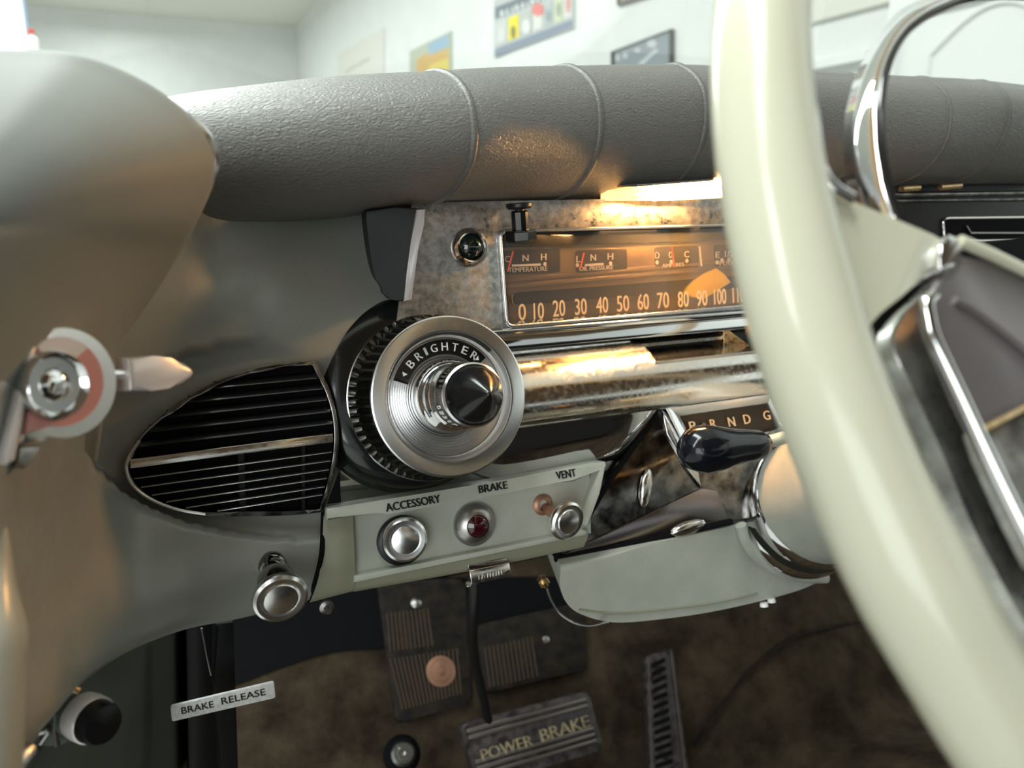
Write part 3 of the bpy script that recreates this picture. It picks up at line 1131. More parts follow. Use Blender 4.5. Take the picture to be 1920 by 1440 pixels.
# recess walls + window trim
b = MB()
b.ring([FAS.p(*q, .0005) for q in shrink(win, -2, (1190, 515))], [FAS.p(*q, .0005) for q in shrink(win, 3, (1190, 515))], -FAS.n*.020)
b.build('window_surround', M['black_m'], clus)
b = MB()
b.tube([FAS.p(*q, .001) for q in win], .0013, 10, True)
b.build('window_trim', M['chrome_b'], clus)
# dial face behind
b = MB()
b.prism([FAS.p(x, y, -.012) for x, y in ((925, 420), (1500, 405), (1500, 600), (935, 630))], -FAS.n*.004)
face = b.build('dial_face', M['dialface'], clus)
OFF = -.012
# horizontal steps pressed in the face
b = MB()
for y0, y1, d in ((530, 508, .0012), (542, 519, .0018)):
    b.prism([FAS.p(945, y0, OFF+d), FAS.p(1460, y0-45, OFF+d), FAS.p(1460, y0-53, OFF+d-.0006), FAS.p(945, y0-8, OFF+d-.0006)], -FAS.n*.002, .0003)
b.build('pressed_step', M['dialface'], face)
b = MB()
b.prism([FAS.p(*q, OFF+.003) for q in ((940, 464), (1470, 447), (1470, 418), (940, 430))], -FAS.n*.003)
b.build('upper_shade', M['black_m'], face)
# speed slot
b = MB()
sl = quad_round([(961, 549), (1440, 512), (1440, 537), (962, 573)], .4, 4)
b.ring([FAS.p(*q, OFF+.003) for q in shrink(sl, -2.5, (1200, 543))], [FAS.p(*q, OFF+.003) for q in sl], -FAS.n*.0025, .0003)
so = b.build('speed_slot', M['brass'], clus)
b = MB(); b.prism([FAS.p(*q, OFF+.0006) for q in sl], -FAS.n*.0005); b.build('slot_backing', M['gauge_b'], so)
# numerals
nums = [('0', 979, 585, 15), ('10', 1010, 583, 21), ('20', 1048, 578, 25), ('30', 1089, 575, 24), ('40', 1129, 572, 24), ('50', 1168, 569, 25), ('60', 1206, 566, 23),
        ('70', 1243, 563, 24), ('80', 1281, 561, 22), ('90', 1316, 559, 22), ('100', 1350, 556, 25), ('110', 1385, 553, 25), ('120', 1421, 550, 26)]
b = MB()
for s_, x, y, w_ in nums:
    h = 31-2*(x-980)/400
    dx = w_/2*.90
    sk = .075*dx
    word_px(b, s_, FAS, (x-dx, y+h/2+sk), (x+dx, y+h/2-sk), (x-dx-1, y-h/2+sk), OFF+.004, .0006, .00015)
b.build('speed_numerals', M['numeral'], clus)
# gauges
gauges = [
    ('temperature_gauge', [(944, 470), (1050, 466), (1050, 510), (946, 514)], [('C', 951, 486, 9, 12), ('N', 985, 484, 11, 12), ('H', 1019, 482, 10, 12)], (960, 498, 1014, 496), [(1022, 495)],
     ('TEMPERATURE', 953, 511, 1026, 508, 9), ((962, 471), (952, 509))),
    ('pressure_gauge', [(1079, 470), (1175, 466), (1176, 508), (1081, 512)], [('L', 1084, 486, 7, 12), ('N', 1112, 483, 10, 12), ('H', 1144, 481, 10, 12)], (1097, 497, 1132, 495), [(1145, 494), (1083, 497)],
     ('OIL PRESSURE', 1086, 508, 1149, 505, 8), ((1095, 474), (1088, 504))),
    ('ampere_gauge', [(1228, 463), (1310, 460), (1310, 501), (1230, 505)], [('D', 1232, 479, 8, 12), ('0', 1257, 478, 7, 12), ('C', 1287, 477, 9, 12)], None, [(1232, 492), (1259, 491), (1288, 489)],
     ('AMPERES', 1241, 502, 1282, 499, 7), ((1259, 463), (1264, 500))),
    ('fuel_gauge', [(1339, 459), (1420, 456), (1420, 498), (1341, 502)], [('E', 1345, 478, 7, 11), ('1/2', 1367, 476, 16, 12), ('F', 1400, 473, 8, 11)], None, [(1354, 488), (1367, 487), (1345, 492)],
     ('FUEL', 1349, 498, 1378, 496, 7), ((1412, 462), (1409, 496))),
]
for nm, c4, ls, bar, dots, wd, nee in gauges:
    b = MB()
    b.prism([FAS.p(*q, OFF+.0008) for q in quad_round(c4, .12, 4)], -FAS.n*.0006)
    g = b.build(nm, M['gauge_b'], clus)
    b = MB()
    for s_, x, y, w_, h in ls:
        word_px(b, s_, FAS, (x-w_/2, y+h/2), (x+w_/2, y+h/2-.4), (x-w_/2, y-h/2), OFF+.0015, .0003, .0002)
    if bar:
        b.prism([FAS.p(bar[0], bar[1]+2, OFF+.0013), FAS.p(bar[2], bar[3]+2, OFF+.0013), FAS.p(bar[2], bar[3]-2, OFF+.0013), FAS.p(bar[0], bar[1]-2, OFF+.0013)], -FAS.n*.0003)
    for x, y in dots:
        b.prism([FAS.p(*q, OFF+.0013) for q in arc((x, y), 3, 4, 0, 330, 11)], -FAS.n*.0003)
    s_, x0, y0, x1, y1, h = wd
    word_px(b, s_, FAS, (x0, y0), (x1, y1), (x0, y0-h), OFF+.0015, .0003, .0001)
    b.build('gauge_print', M['gauge_t'], g)
    b = MB()
    b.tube([FAS.p(*nee[0], OFF+.003), FAS.p(*nee[1], OFF+.003)], .0006, 8)
    b.build('needle', M['needle'], g)
b = MB()  # added amber patch imitating the lamp mirrored in the glass
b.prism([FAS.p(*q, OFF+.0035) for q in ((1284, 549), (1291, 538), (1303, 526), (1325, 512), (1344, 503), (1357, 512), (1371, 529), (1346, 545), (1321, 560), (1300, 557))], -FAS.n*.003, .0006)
tag(b.build('reflection_patch', M['amber'], clus), 'amber lamp reflection painted as a glowing patch above the 90 and 100 marks')
b = MB()
b.prism([FAS.p(*q, OFF+.002) for q in ((1311, 462), (1313, 462), (1317, 499), (1315, 499))], -FAS.n*.001)
b.build('divider', M['gauge_t'], clus)
b = MB()
b.prism([FAS.p(*q, -.003) for q in shrink(win, 5, (1190, 515))], -FAS.n*.0012)
b.build('glass', M['glass'], clus)

# instrument lamps tucked above the dial inside the housing
for xx in (1010, 1180, 1340):
    l = bpy.data.lights.new('instrument_lamp', 'AREA')
    l.shape = 'RECTANGLE'
    l.size, l.size_y = .05, .004
    l.energy = .045
    l.color = (1, .52, .18)
    o = bpy.data.objects.new('instrument_lamp', l)
    COL.objects.link(o)
    a_ = FAS.p(xx, 444-.05*(xx-940), -.0085)
    o.location = a_
    o.rotation_euler = (FAS.p(xx, 560, -.012)-a_).to_track_quat('-Z', 'Y').to_euler()

# chrome mouldings below the window, one section run along the dash
X0, X1 = DC.x-.035, PY(1560, 640, .45).x


def sect(pts, px=1200):
    return [(PY(px, y, Y).y, PY(px, y, Y).z) for y, Y in pts]


def run(mb, yz, xa, xb, n=2, sub=4):
    prof = [Vector((0, y, z)) for y, z in yz]
    prof = crom(prof, sub)
    mb.grid([[Vector((xa+(xb-xa)*i/(n-1), p.y, p.z)) for p in prof] for i in range(n)])


b = MB()
run(b, sect([(585, .479), (598, .4695), (606, .4685), (611, .469)]), X0, X1)
run(b, sect([(610, .470), (612, .4664), (614, .4656), (631, .4643), (634, .4650), (636, .470)]), X0, X1)
b.build('chrome_bar', M['chrome'], clus, smooth=60)
b = MB()
XR = PY(1205, 660, .46).x
# roll: the left length is full height, the right one starts below the recess
zt = PY(1200, 637, .474).z
RR = .035
roll = [(.474-.043*math.cos(R_(a)), zt-RR+RR*math.sin(R_(a))) for a in (88, 78, 68, 60, 52, 44, 35, 25, 13, 0, -11)]
tail = [(.443, zt-RR-.0105), (.466, zt-RR-.011)]
run(b, [(.474, zt)]+roll+tail, X0, XR)
cut = [q for q in roll if q[1] < PY(1200, 668, .457).z]
run(b, [(.490, cut[0][1]+.0005), (cut[0][0]+.002, cut[0][1]+.0008)]+cut+tail, XR, X1)
b.prism([Vector((XR, y, z)) for y, z in [(.474, zt)]+[q for q in roll if q not in cut]+[cut[0], (.474, cut[0][1])]], (.0008, 0, 0))
b.build('chrome_roll', M['chrome_s'], clus, smooth=60)
# odometer recess on the right
rc = thing
b = MB()
run(b, sect([(634, .472), (640, .488), (672, .488)]), XR-.002, X1, sub=1)
oz = b.build('odometer_recess', M['gauge_b'], clus, smooth=0)
b = MB()
p0 = sect([(648, .470), (652, .4675)])
run(b, sect([(643, .484), (645, .474), (651, .473), (652, .484)]), XR, PY(1358, 640, .474).x, sub=1)
b.build('odometer_bezel', M['chrome_w'], oz, smooth=0)
b = MB()
for k, ch in enumerate('40196'):
    x = 1222+k*21+(18 if k > 1 else 0)
    y = 671-(x-1200)*.08
    a = PY(x-4, y, .482); c_ = PY(x+4, y-.7, .482); d_ = PY(x-4, y-11, .482)
    word(b, ch, a, c_, d_, (0, -.0004, 0))
b.build('odometer_digits', M['gauge_t'], oz)
b = MB()
b.prism([PY(1357, 612, .470), PY(1409, 650, .462), PY(1415, 658, .462), PY(1357, 664, .470)], (0, .012, 0), .0006)
tag(b.build('odometer_end_block', M['brass'], oz), 'brassy wedge at the odometer end')

# lower belly of chrome beneath the roll, ending in a slant on the right
bel = [[(645, 985, .459), (640, 945, .461), (638, 900, .463), (640, 850, .466), (645, 800, .469), (650, 760, .472)],
       [(720, 968, .459), (716, 930, .461), (712, 890, .463), (712, 840, .466), (716, 800, .469), (720, 765, .472)],
       [(850, 945, .458), (850, 915, .455), (850, 880, .452), (850, 835, .450), (854, 795, .450), (858, 772, .452)],
       [(940, 925, .457), (940, 902, .4425), (945, 862, .4390), (950, 822, .4380), (958, 793, .4376), (960, 772, .4390)],
       [(1080, 896, .457), (1085, 874, .4425), (1095, 838, .4390), (1100, 800, .4380), (1105, 776, .4376), (1108, 757, .4390)],
       [(1150, 880, .461), (1160, 850, .4465), (1180, 822, .4430), (1205, 790, .4420), (1222, 763, .4416), (1232, 744, .4430)],
       [(1165, 878, .478), (1180, 850, .4660), (1200, 822, .4605), (1222, 790, .4590), (1236, 763, .4584), (1240, 746, .4590)]]
b = MB()
b.surf([[PY(*q) for q in r] for r in bel], 6, 6)
b.build('chrome_belly', M['chrome'], clus, smooth=80)

# ---- dark side panel and clear edge strip left of the cluster
sp = thing('side_bracket', FAS.p(740, 480, .004), 'dark grey bracket with a clear plastic edge left of the gauges', 'bracket')
SB = Plane(PY(740, 480, .462), n=(-.25, -.95, .05))
b = MB()
b.prism([SB.p(*q) for q in spline_px([(686, 396), (690, 440), (697, 490), (705, 522), (720, 545), (724, 558), (740, 563)], 4)+[(764, 566), (772, 500), (782, 440), (792, 392), (740, 388)]], (0.004, .03, 0), .0012)
b.build('bracket_body', M['panel_dk'], sp)
b = MB()
ed = [(781, 393), (799, 392), (795, 420), (784, 470), (777, 520), (772, 562), (757, 566), (763, 510), (771, 450)]
b.prism([SB.p(*q, .0015) for q in ed], (0.002, .012, 0), .001, 2)
tag(b.build('edge_strip', M['plastic_c'], sp), 'clear plastic edge strip')

# ---- green indicator
gi = thing('indicator_light', FAS.p(880, 463), 'dark green round indicator lens in a chrome bezel left of the gauges', 'indicator light')
gr = (FAS.p(912, 462)-FAS.p(880, 462)).length
b = MB(); b.lathe(FAS.p(880, 464, 0), FAS.n, [(gr*1.05, -.002), (gr*1.05, .0015), (gr*.95, .003), (gr*.8, .0048), (gr*.72, .0045), (gr*.68, .002)], 40); b.build('bezel', M['chrome'], gi)
b = MB(); b.lathe(FAS.p(880, 463, 0), FAS.n, [(gr*.72, .001), (gr*.66, .0035), (gr*.45, .0058), (gr*.2, .0068), (0, .007)], 32); b.build('lens', M['greenlens'], gi)

# ---- black trip reset plunger hanging under the pad
pb = thing('trip_reset_knob', PY(975, 392, .455), 'black hexagonal plunger knob hanging above the temperature gauge', 'knob')
pt, pm_ = PY(973, 384, .455), PY(977, 452, .455)
ax = (pm_-pt).normalized()
L = (pm_-pt).length
u_ = 1/FPX*((pt-C).dot(FW))
b = MB(); b.lathe(pt, ax, [(0, -.001), (24*u_, -.001), (25*u_, .001), (22*u_, .0025), (9*u_, .003), (9*u_, .006)], 28); b.build('collar', M['darkmetal'], pb)
b = MB(); b.lathe(pt, ax, [(15*u_, L*.16), (16.5*u_, L*.2), (16.5*u_, L*.70)], 10); b.build('stem', M['black'], pb, smooth=20)
b = MB(); b.lathe(pt, ax, [(14*u_, L*.66), (30*u_, L*.69), (32*u_, L*.74), (32*u_, L*.95), (28*u_, L*1.0), (0, L*1.0)], 8); b.build('foot', M['black'], pb, smooth=20)

# ---- courtesy lamp under the pad
cl = thing('courtesy_lamp', PY(1262, 360, .47), 'glowing warm courtesy lamp tucked under the dash pad', 'lamp')
b = MB()
l4 = [(1168, 357), (1200, 349), (1358, 340), (1358, 371), (1250, 376), (1168, 377)]
b.prism([PY(x, y, .460) for x, y in l4], (0, .030, 0), .001)
b.build('lens', M['lampshell'], cl)
b = MB()
b.tube([PY(1225, 364, .4545), PY(1356, 355, .4545)], .0046, 12)
b.build('bulb', M['lamp'], cl)
b = MB()
b.prism([PY(1196, 346, .447), PY(1405, 331, .447), PY(1405, 335, .447), PY(1196, 350, .447)], (0, .045, .0), .0005)
b.build('housing', M['steel'], cl)
b = MB()
hp_ = crom([PY(x, y, .456) for x, y in ((1180, 364), (1200, 357), (1222, 358), (1226, 364), (1206, 369), (1186, 368))], 3)
b.tube(hp_, .0011, 8, True)
b.build('filament_holder', M['lampshell'], cl)

# ================================================================ accessory panel
ACC = Plane(PY(880, 985, .432), 12)
acc = thing('dash_switch_unit', ACC.p(880, 1000), 'pale grey green switch panel lettered accessory, brake and vent', 'switch panel')
b = MB()
head = [(611, 953), (640, 950), (800, 924), (960, 897), (1110, 868), (1136, 866), (1138, 876), (1128, 880), (1095, 888), (1078, 903), (1030, 908), (900, 934), (780, 955), (727, 966), (714, 962), (700, 958), (612, 977)]
HD = Plane(ACC.p(880, 932, .012), 34)
b.prism([HD.p(*q) for q in head], -ACC.n*.014, .0014, 3)
hd = b.build('header_strip', M['paint2'], acc)
b = MB()
word_px(b, 'ACCESSORY', HD, (724, 960), (826, 942), (721, 945), .0003, .0003, .0005)
b.build('lettering', M['ink'], hd)
b = MB()
word_px(b, 'BRAKE', HD, (898, 925), (951, 916), (896, 911), .0003, .0003, .0005)
b.build('lettering', M['ink'], hd)
b = MB()
word_px(b, 'VENT', HD, (1044, 899), (1080, 893), (1041, 885), .0003, .0003, .0005)
b.build('lettering', M['ink'], hd)
b = MB()
b.prism([ACC.p(*q, .001) for q in ((655, 955), (1066, 885), (1105, 885), (1108, 1000), (664, 1088))], -ACC.n*.006)
b.build('recess_plate', M['paint2'], acc)
b = MB()
b.surf([[ACC.p(607, 960, .004), ACC.p(604, 1020, .007), ACC.p(598, 1080, .006), ACC.p(580, 1130, -.006), ACC.p(578, 1112, -.06)],
        [ACC.p(640, 955, .006), ACC.p(642, 1020, .009), ACC.p(640, 1075, .008), ACC.p(625, 1118, -.005), ACC.p(625, 1100, -.06)],
        [ACC.p(661, 953, .005), ACC.p(664, 1020, .007), ACC.p(666, 1070, .006), ACC.p(664, 1108, -.005), ACC.p(664, 1094, -.06)]], 4, 4)
b.build('cheek', M['olive'], acc, smooth=80)
b = MB()
b.prism([ACC.p(*q, .0065) for q in ((664, 1080), (1100, 994), (1102, 1003), (664, 1093))], -ACC.n*.012, .0012)
b.build('lower_lip', M['paint2'], acc)
b = MB()
b.surf([[ACC.p(663, 1092, .003), ACC.p(663, 1108, -.004), ACC.p(663, 1110, -.03)],
        [ACC.p(880, 1048, .003), ACC.p(880, 1070, -.004), ACC.p(880, 1066, -.03)],
        [ACC.p(1104, 1001, .003), ACC.p(1094, 1026, -.004), ACC.p(1090, 1018, -.03)]], 6, 4)
b.build('underside', M['olive'], acc, smooth=80)
b = MB()
b.prism([ACC.p(*q, .011) for q in ((1126, 876), (1137, 872), (1124, 925), (1104, 985), (1098, 985), (1112, 930))], -ACC.n*.014, .001)
b.build('end_flange', M['paint2'], acc)


# chrome push knobs
def knob(name, label, foot, face, rpx, plane_off, stem_r=.3, ax=None, group=None, stem_m='chrome_b', face_m='chrome_b'):
    """foot, face: 3-D points; rpx: face radius in metres"""
    foot, face = Vector(foot), Vector(face)
    ax = (face-foot).normalized() if ax is None else Vector(ax).normalized()
    L = (face-foot).dot(ax)
    r = rpx
    t = thing(name, foot, label, 'knob', group)
    b = MB()
    b.lathe(face, ax, [(r*.5, -.006), (r*.9, -.005), (r*.985, -.0035), (r, -.0022), (r*.97, -.0006), (r*.86, .0006), (r*.72, .0004), (r*.69, -.0008), (r*.66, -.0004), (r*.60, .0008), (r*.35, .0018), (0, .0022)], 48)
    b.build('face', M[face_m], t, smooth=35)
    b = MB()
    b.lathe(face, ax, [(0, -L-.002), (r*stem_r, -L-.002), (r*stem_r, -L*.7), (r*stem_r*1.0, -.005)], 28)
    b.build('stem', M[stem_m], t)
    return t, ax





p1, p2 = ACC.p(752, 1012, .001), ACC.p(760, 1013, .010)
t, ax = knob('accessory_switch', 'chrome round push knob under the word accessory', p1, p2, rad(p2, 43), 0, .62, ACC.n+Vector((-.12, 0, .0)))
b = MB(); b.lathe(p1, ACC.n, [(rad(p1, 47), 0), (rad(p1, 47), .0022), (rad(p1, 40), .004), (rad(p1, 36), .004)], 40); b.build('base_ring', M['darkmetal'], t)
# brake warning light
p1 = ACC.p(888, 982, .001)
t = thing('warning_light', p1, 'dark red warning lens in a conical chrome bezel under the word brake', 'indicator light')
r = rad(p1, 40)
b = MB(); b.lathe(p1, ACC.n, [(r*1.03, 0), (r*1.03, .002), (r*.97, .004), (r*.58, .0085), (r*.53, .0086), (r*.5, .006)], 48); b.build('bezel', M['steel'], t)
b = MB(); b.lathe(p1, ACC.n, [(r*.52, .0055), (r*.50, .0078), (r*.3, .0098), (0, .0105)], 32); b.build('lens', M['redlens'], t)
# vent pull knob, standing out on its stem
p1, p2 = ACC.p(1016, 946, .001), ACC.p(1066, 978, .026)
t, ax = knob('vent_control', 'chrome pull knob drawn out on a stem under the word vent', p1, p2, rad(p2, 38), 0, .28, (p2-p1)+ACC.n*.016, None, 'copper')
b = MB(); b.lathe(p1, ACC.n, [(rad(p1, 19), 0), (rad(p1, 20), .0015), (rad(p1, 16), .003), (rad(p1, 11), .0034), (rad(p1, 10), .001)], 28); b.build('bushing', M['copper'], t)
# lower pull knob on the rolled dash edge
p1 = PY(510, 1058, .4235); p2 = PY(527, 1124, .385)
ax = (p2-p1).normalized()
t, ax = knob('pull_control', 'chrome pull knob on a stubby stem below the air vent', p1, p2, rad(p2, 52), 0, .36, Vector((0.02, -.80, -.10)), None, 'chrome_d', 'chrome_b')
L = (p2-p1)
b = MB()
b.lathe(p1, L, [(rad(p1, 25), -.001), (rad(p1, 26), .002), (rad(p1, 23), .0035), (rad(p1, 20), .004), (rad(p1, 20), .010), (rad(p1, 26), .013), (rad(p1, 33), .018), (rad(p1, 37), L.length*.72), (rad(p1, 36), L.length*.93)], 36)
b.build('ferrule', M['smoke'], t)
b = MB(); b.lathe(p1, L, [(rad(p1, 21), .004), (rad(p1, 24), .0055), (rad(p1, 24), .008), (rad(p1, 21), .0095)], 32); b.build('collar', M['chrome_b'], t)

# ---- small chrome release handle under the panel
hh = thing('release_handle', PY(915, 1075, .43), 'small chrome embossed release handle under the switch panel', 'handle')
HP = Plane(PY(915, 1075, .425), 18)
b = MB(); b.prism([HP.p(*q, .004) for q in ((880, 1070), (955, 1055), (960, 1080), (885, 1096))], -HP.n*.002, .0005); pf = b.build('grip_plate', M['chrome_s'], hh)
b = MB(); b.prism([HP.p(*q, .002) for q in ((876, 1055), (948, 1043), (955, 1056), (880, 1071))], -HP.n*.006, .0005); b.build('mount', M['smoke'], hh)
b = MB()
for k in range(9):
    x, s_ = 898+k*5.4, (0, 2, -2, 1, 0, 0, 1, 0, -1)[k]
    y = 1087-(x-898)*.22
    b.prism([HP.p(x, y, .0044), HP.p(x+1.8, y-.4, .0044), HP.p(x+1.8+s_, y-9, .0044), HP.p(x+s_, y-8.6, .0044)], -HP.n*.0006)
b.build('embossing', M['steel'], pf)
b = MB(); b.lathe(HP.p(879, 1096, .002), HP.n, [(0, -.002), (.002, -.002), (.002, .001), (.0012, .002), (0, .002)], 12); b.build('rivet', M['chrome_b'], hh)

# ================================================================ steering column
col = thing('steering_column', PY(1490, 950, .42), 'grey steering column with chrome gear indicator and painted shroud', 'steering column')
WC = Vector((.36845, .13213, .58971))
cc = PY(1512, 945, .42)
cax = (WC+Vector((.02, 0, 0))-cc).normalized()
cr = rad(cc, 118)
b = MB()
b.lathe(cc, cax, [(cr*.98, .004), (cr, .008), (cr, .03), (cr*.97, .09), (cr*.93, .15), (cr*.6, .155)], 64)
b.build('column_tube', M['paint2'], col, smooth=60)
b = MB()
b.lathe(cc, cax, [(cr*1.0, .004), (cr*1.05, .005), (cr*1.06, .010), (cr*1.04, .016), (cr*1.005, .018)], 64)
b.build('collar', M['chrome'], col, smooth=60)
b = MB()
b.lathe(cc, cax, [(cr*1.10, -.030), (cr*1.10, -.024), (cr*1.13, -.014), (cr*1.12, -.006), (cr*1.08, -.003), (cr*.95, -.006)], 64)
b.build('outer_collar', M['chrome'], col, smooth=60)
# bezel body: faceted chrome housing
BZ = Plane(PY(1300, 850, .445), n=(-.1, -.93, .30))
b = MB()
bz = [(1238, 756), (1452, 728), (1560, 715), (1560, 960), (1372, 974), (1046, 1050), (1046, 1035), (1095, 985), (1140, 905), (1185, 840), (1215, 800)]
b.prism([BZ.p(*q) for q in bz], (0, .05, 0), .002, 2)
bez = b.build('bezel', M['chrome_d'], col)
# black gap lines along the bezel edges
b = MB()
b.tube([BZ.p(x, y, .0005) for x, y in ((1238, 750), (1340, 736), (1452, 722), (1560, 708))], .0014, 8)
b.tube([BZ.p(x, y, .0005) for x, y in ((1236, 756), (1212, 805), (1182, 845), (1138, 908), (1092, 988), (1040, 1045))], .0022, 8)
b.tube([BZ.p(x, y, .0005) for x, y in ((1040, 1048), (1200, 1016), (1372, 978))], .0024, 8)
b.build('gap_seal', M['black_m'], bez)
# raised facets
b = MB()
b.prism([BZ.p(*q, .003) for q in ((1240, 760), (1262, 765), (1300, 832), (1316, 915), (1290, 880), (1250, 815))], -BZ.n*.006, .001)
b.build('facet', M['chrome_s'], bez)
b = MB()
b.prism([BZ.p(*q, .0022) for q in ((1316, 915), (1050, 1042), (1366, 972), (1345, 920))], -BZ.n*.004, .001)
b.build('facet', M['smoke'], bez)
for c_, rx, ry, rot in (((1211, 915), 13, 36, 6), ((1290, 990), 34, 15, 14)):
    b = MB()
    rows = []
    for f, h in ((1.0, 0), (.8, .0022), (.5, .0034), (.15, .0038)):
        rows.append([BZ.p(c_[0]+rx*f*math.cos(a)*math.cos(R_(rot))+ry*f*math.sin(a)*math.sin(R_(rot)), c_[1]-ry*f*math.sin(a)*math.cos(R_(rot))+rx*f*math.cos(a)*-math.sin(R_(rot)), .002+h) for a in [2*math.pi*k/24 for k in range(24)]])
    b.grid(rows, close_u=True)
    b.face(b.b.verts[-24:] if False else [v for v in list(b.b.verts)[-24:]])
    b.build('raised_boss', M['chrome_s'], bez, smooth=70)
# gear indicator window
w4 = [(1276, 781), (1440, 757), (1462, 800), (1305, 836)]
b = MB()
b.ring([BZ.p(*q, .010) for q in [(1244, 757), (1450, 729), (1484, 802), (1288, 846)]], [BZ.p(*q, .004) for q in w4], -BZ.n*.008, .0012)
gw = b.build('indicator_frame', M['chrome'], col)
b = MB()
b.prism([BZ.p(*q, .0015) for q in w4], -BZ.n*.002)
b.build('indicator_window', M['gauge_b'], gw)
b = MB()
for ch, x, y, w_ in (('P', 1298, 799, 11), ('R', 1337, 795, 11), ('N', 1371, 791, 12), ('D', 1400, 786, 12), ('G', 1437, 779, 12)):
    word_px(b, ch, BZ, (x-w_/2+2, y+9), (x+w_/2+2, y+7.5), (x-w_/2-2, y-8), .003, .0004, .0003)
b.build('gear_letters', M['numeral'], gw)
b = MB()
b.tube([BZ.p(1320, 793, .004), BZ.p(1316, 812, .004)], .0012, 8)
b.build('pointer', M['brass'], gw)
# painted shroud under the column
SH = Plane(PY(1200, 1080, .424), 5)
so_ = spline_px([(1052, 1064), (1050, 1098), (1062, 1130), (1090, 1152), (1150, 1167), (1230, 1162), (1330, 1148), (1430, 1126), (1500, 1106), (1545, 1086)], 4)
b = MB()
b.prism([SH.p(*q) for q in so_+[(1560, 1060), (1545, 950), (1390, 982), (1220, 1020)]], (.012, .045, .004), .008, 4)
b.build('shroud', M['paint2'], col, smooth=50)
b = MB()
b.tube([SH.p(x, y, .004) for x, y in spline_px([(1388, 984), (1400, 1020), (1425, 1050), (1465, 1072), (1505, 1082), (1548, 1084)], 5)], .0045, 12)
b.build('shroud_bead', M['paint2'], col, smooth=60)
b = MB()
b.tube([SH.p(x, y, .0006) for x, y in spline_px([(1085, 1143), (1150, 1150), (1240, 1143), (1340, 1130), (1420, 1112)], 4)], .0007, 6)
b.build('shroud_seam', M['olive'], col)
b = MB()
for x, y in ((1432, 1130), (1446, 1122)):
    b.lathe(SH.p(x, y, .001), (0, -.3, -1), [(0, 0), (.003, 0), (.0034, .003), (0, .004)], 12)
b.build('shroud_screws', M['white'], col)

# ---- gear lever
gl = thing('gear_lever', PY(1500, 800, .33), 'gear lever with a glossy black bulb grip in front of the gear indicator', 'gear lever')
pts = [PY(x, y, Y) for x, y, Y in ((1277, 842, .334), (1282, 842, .334), (1296, 842, .334), (1318, 842, .334), (1345, 841, .335), (1372, 838, .336), (1400, 836, .337), (1420, 834, .338), (1430, 833, .3385), (1433, 833, .339))]
k_ = (pts[3]-C).dot(FW)/FPX
b = MB(); b.tube(pts, [r_*k_ for r_ in (2, 22, 38, 46, 43, 36, 32, 30, 24, 4)], 32); b.build('grip', M['lever_grip'], gl, smooth=80)
b = MB(); b.tube([PY(1425, 833, .339), PY(1490, 815, .345), PY(1600, 790, .352)], 13*k_, 16); b.build('arm', M['ivory'], gl)
b = MB(); b.lathe(PY(1430, 832, .339), PY(1490, 815, .345)-PY(1425, 833, .339), [(14*k_, 0), (16*k_, .001), (16*k_, .003), (14*k_, .004)], 24); b.build('ferrule', M['chrome'], gl)

# ================================================================ steering wheel
WP = Plane(WC, 29.52)
WU = Vector((1, 0, 0))
WV = Vector((0, math.sin(R_(29.52)), math.cos(R_(29.52))))
RW = .23418
whl = thing('steering_wheel', WC, 'ivory steering wheel with a chrome horn ring in the right foreground', 'steering wheel')
b = MB()
N = 160
pts, rs = [], []
for k in range(N):
    a = 2*math.pi*k/N
    pts.append(WC+WU*(RW*math.cos(a))+WV*(RW*math.sin(a)))
    d = math.degrees(a)
    # finger scallops on the lower grip
    g = .04*(.5-.5*math.cos(R_((d-190)*36))) if 190 < d < 350 else 0.0
    rs.append(.01283*(1+g))
b.tube(pts, rs, 32, True)
b.build('rim', M['ivory'], whl, smooth=80)


def wprism(name, px, off, thick, m, bev=.001, seg=2, parent=None):
    b = MB()
    b.prism([WP.p(*q, off) for q in px], -WP.n*thick, bev, seg)
    return b.build(name, m, parent or whl, smooth=50)


# ivory spoke, spreading at the rim
spoke = spline_px([(1515, 300), (1545, 335), (1575, 365), (1625, 388), (1690, 415), (1768, 448)], 4)+[(1772, 478)]+spline_px([(1740, 512), (1690, 556), (1636, 604), (1600, 680), (1560, 700), (1500, 560)], 4)
wprism('spoke', spoke, -.012, .014, M['ivory'], .004, 4)
b = MB()
b.tube([WP.p(x, y, -.010) for x, y in spline_px([(1538, 318), (1548, 338), (1566, 356), (1595, 374)], 4)], .0022, 10)
tag(b.build('spoke_trim', M['chrome'], whl), 'chrome fillet at the spoke root')
# horn ring: flat band bent round
hl = spline_px([(1930, -26), (1850, -30), (1790, -18), (1735, 8), (1690, 30), (1650, 78), (1615, 145), (1596, 215), (1592, 275), (1596, 330), (1606, 375), (1622, 415)], 5)
hr_ = spline_px([(1930, -4), (1860, -6), (1812, 0), (1772, 14), (1730, 36), (1690, 72), (1663, 130), (1651, 200), (1652, 260), (1659, 310), (1670, 360), (1688, 412)], 5)
b = MB()
rows = []
for (x0, y0), (x1, y1) in zip(hl, hr_):
    A, B = WP.p(x0, y0, -.030), WP.p(x1, y1, -.016)
    nn = (B-A).cross(Vector((0, 0, 1)))
    rows.append([A, A.lerp(B, .5), B])
b.grid(rows)
b.build('horn_ring', M['chrome'], whl, smooth=80, solid=-.0022)
b = MB()
b.tube([WP.p(x+1, y, -.0155) for x, y in hr_], .0011, 8)
b.build('horn_ring_edge', M['black'], whl)
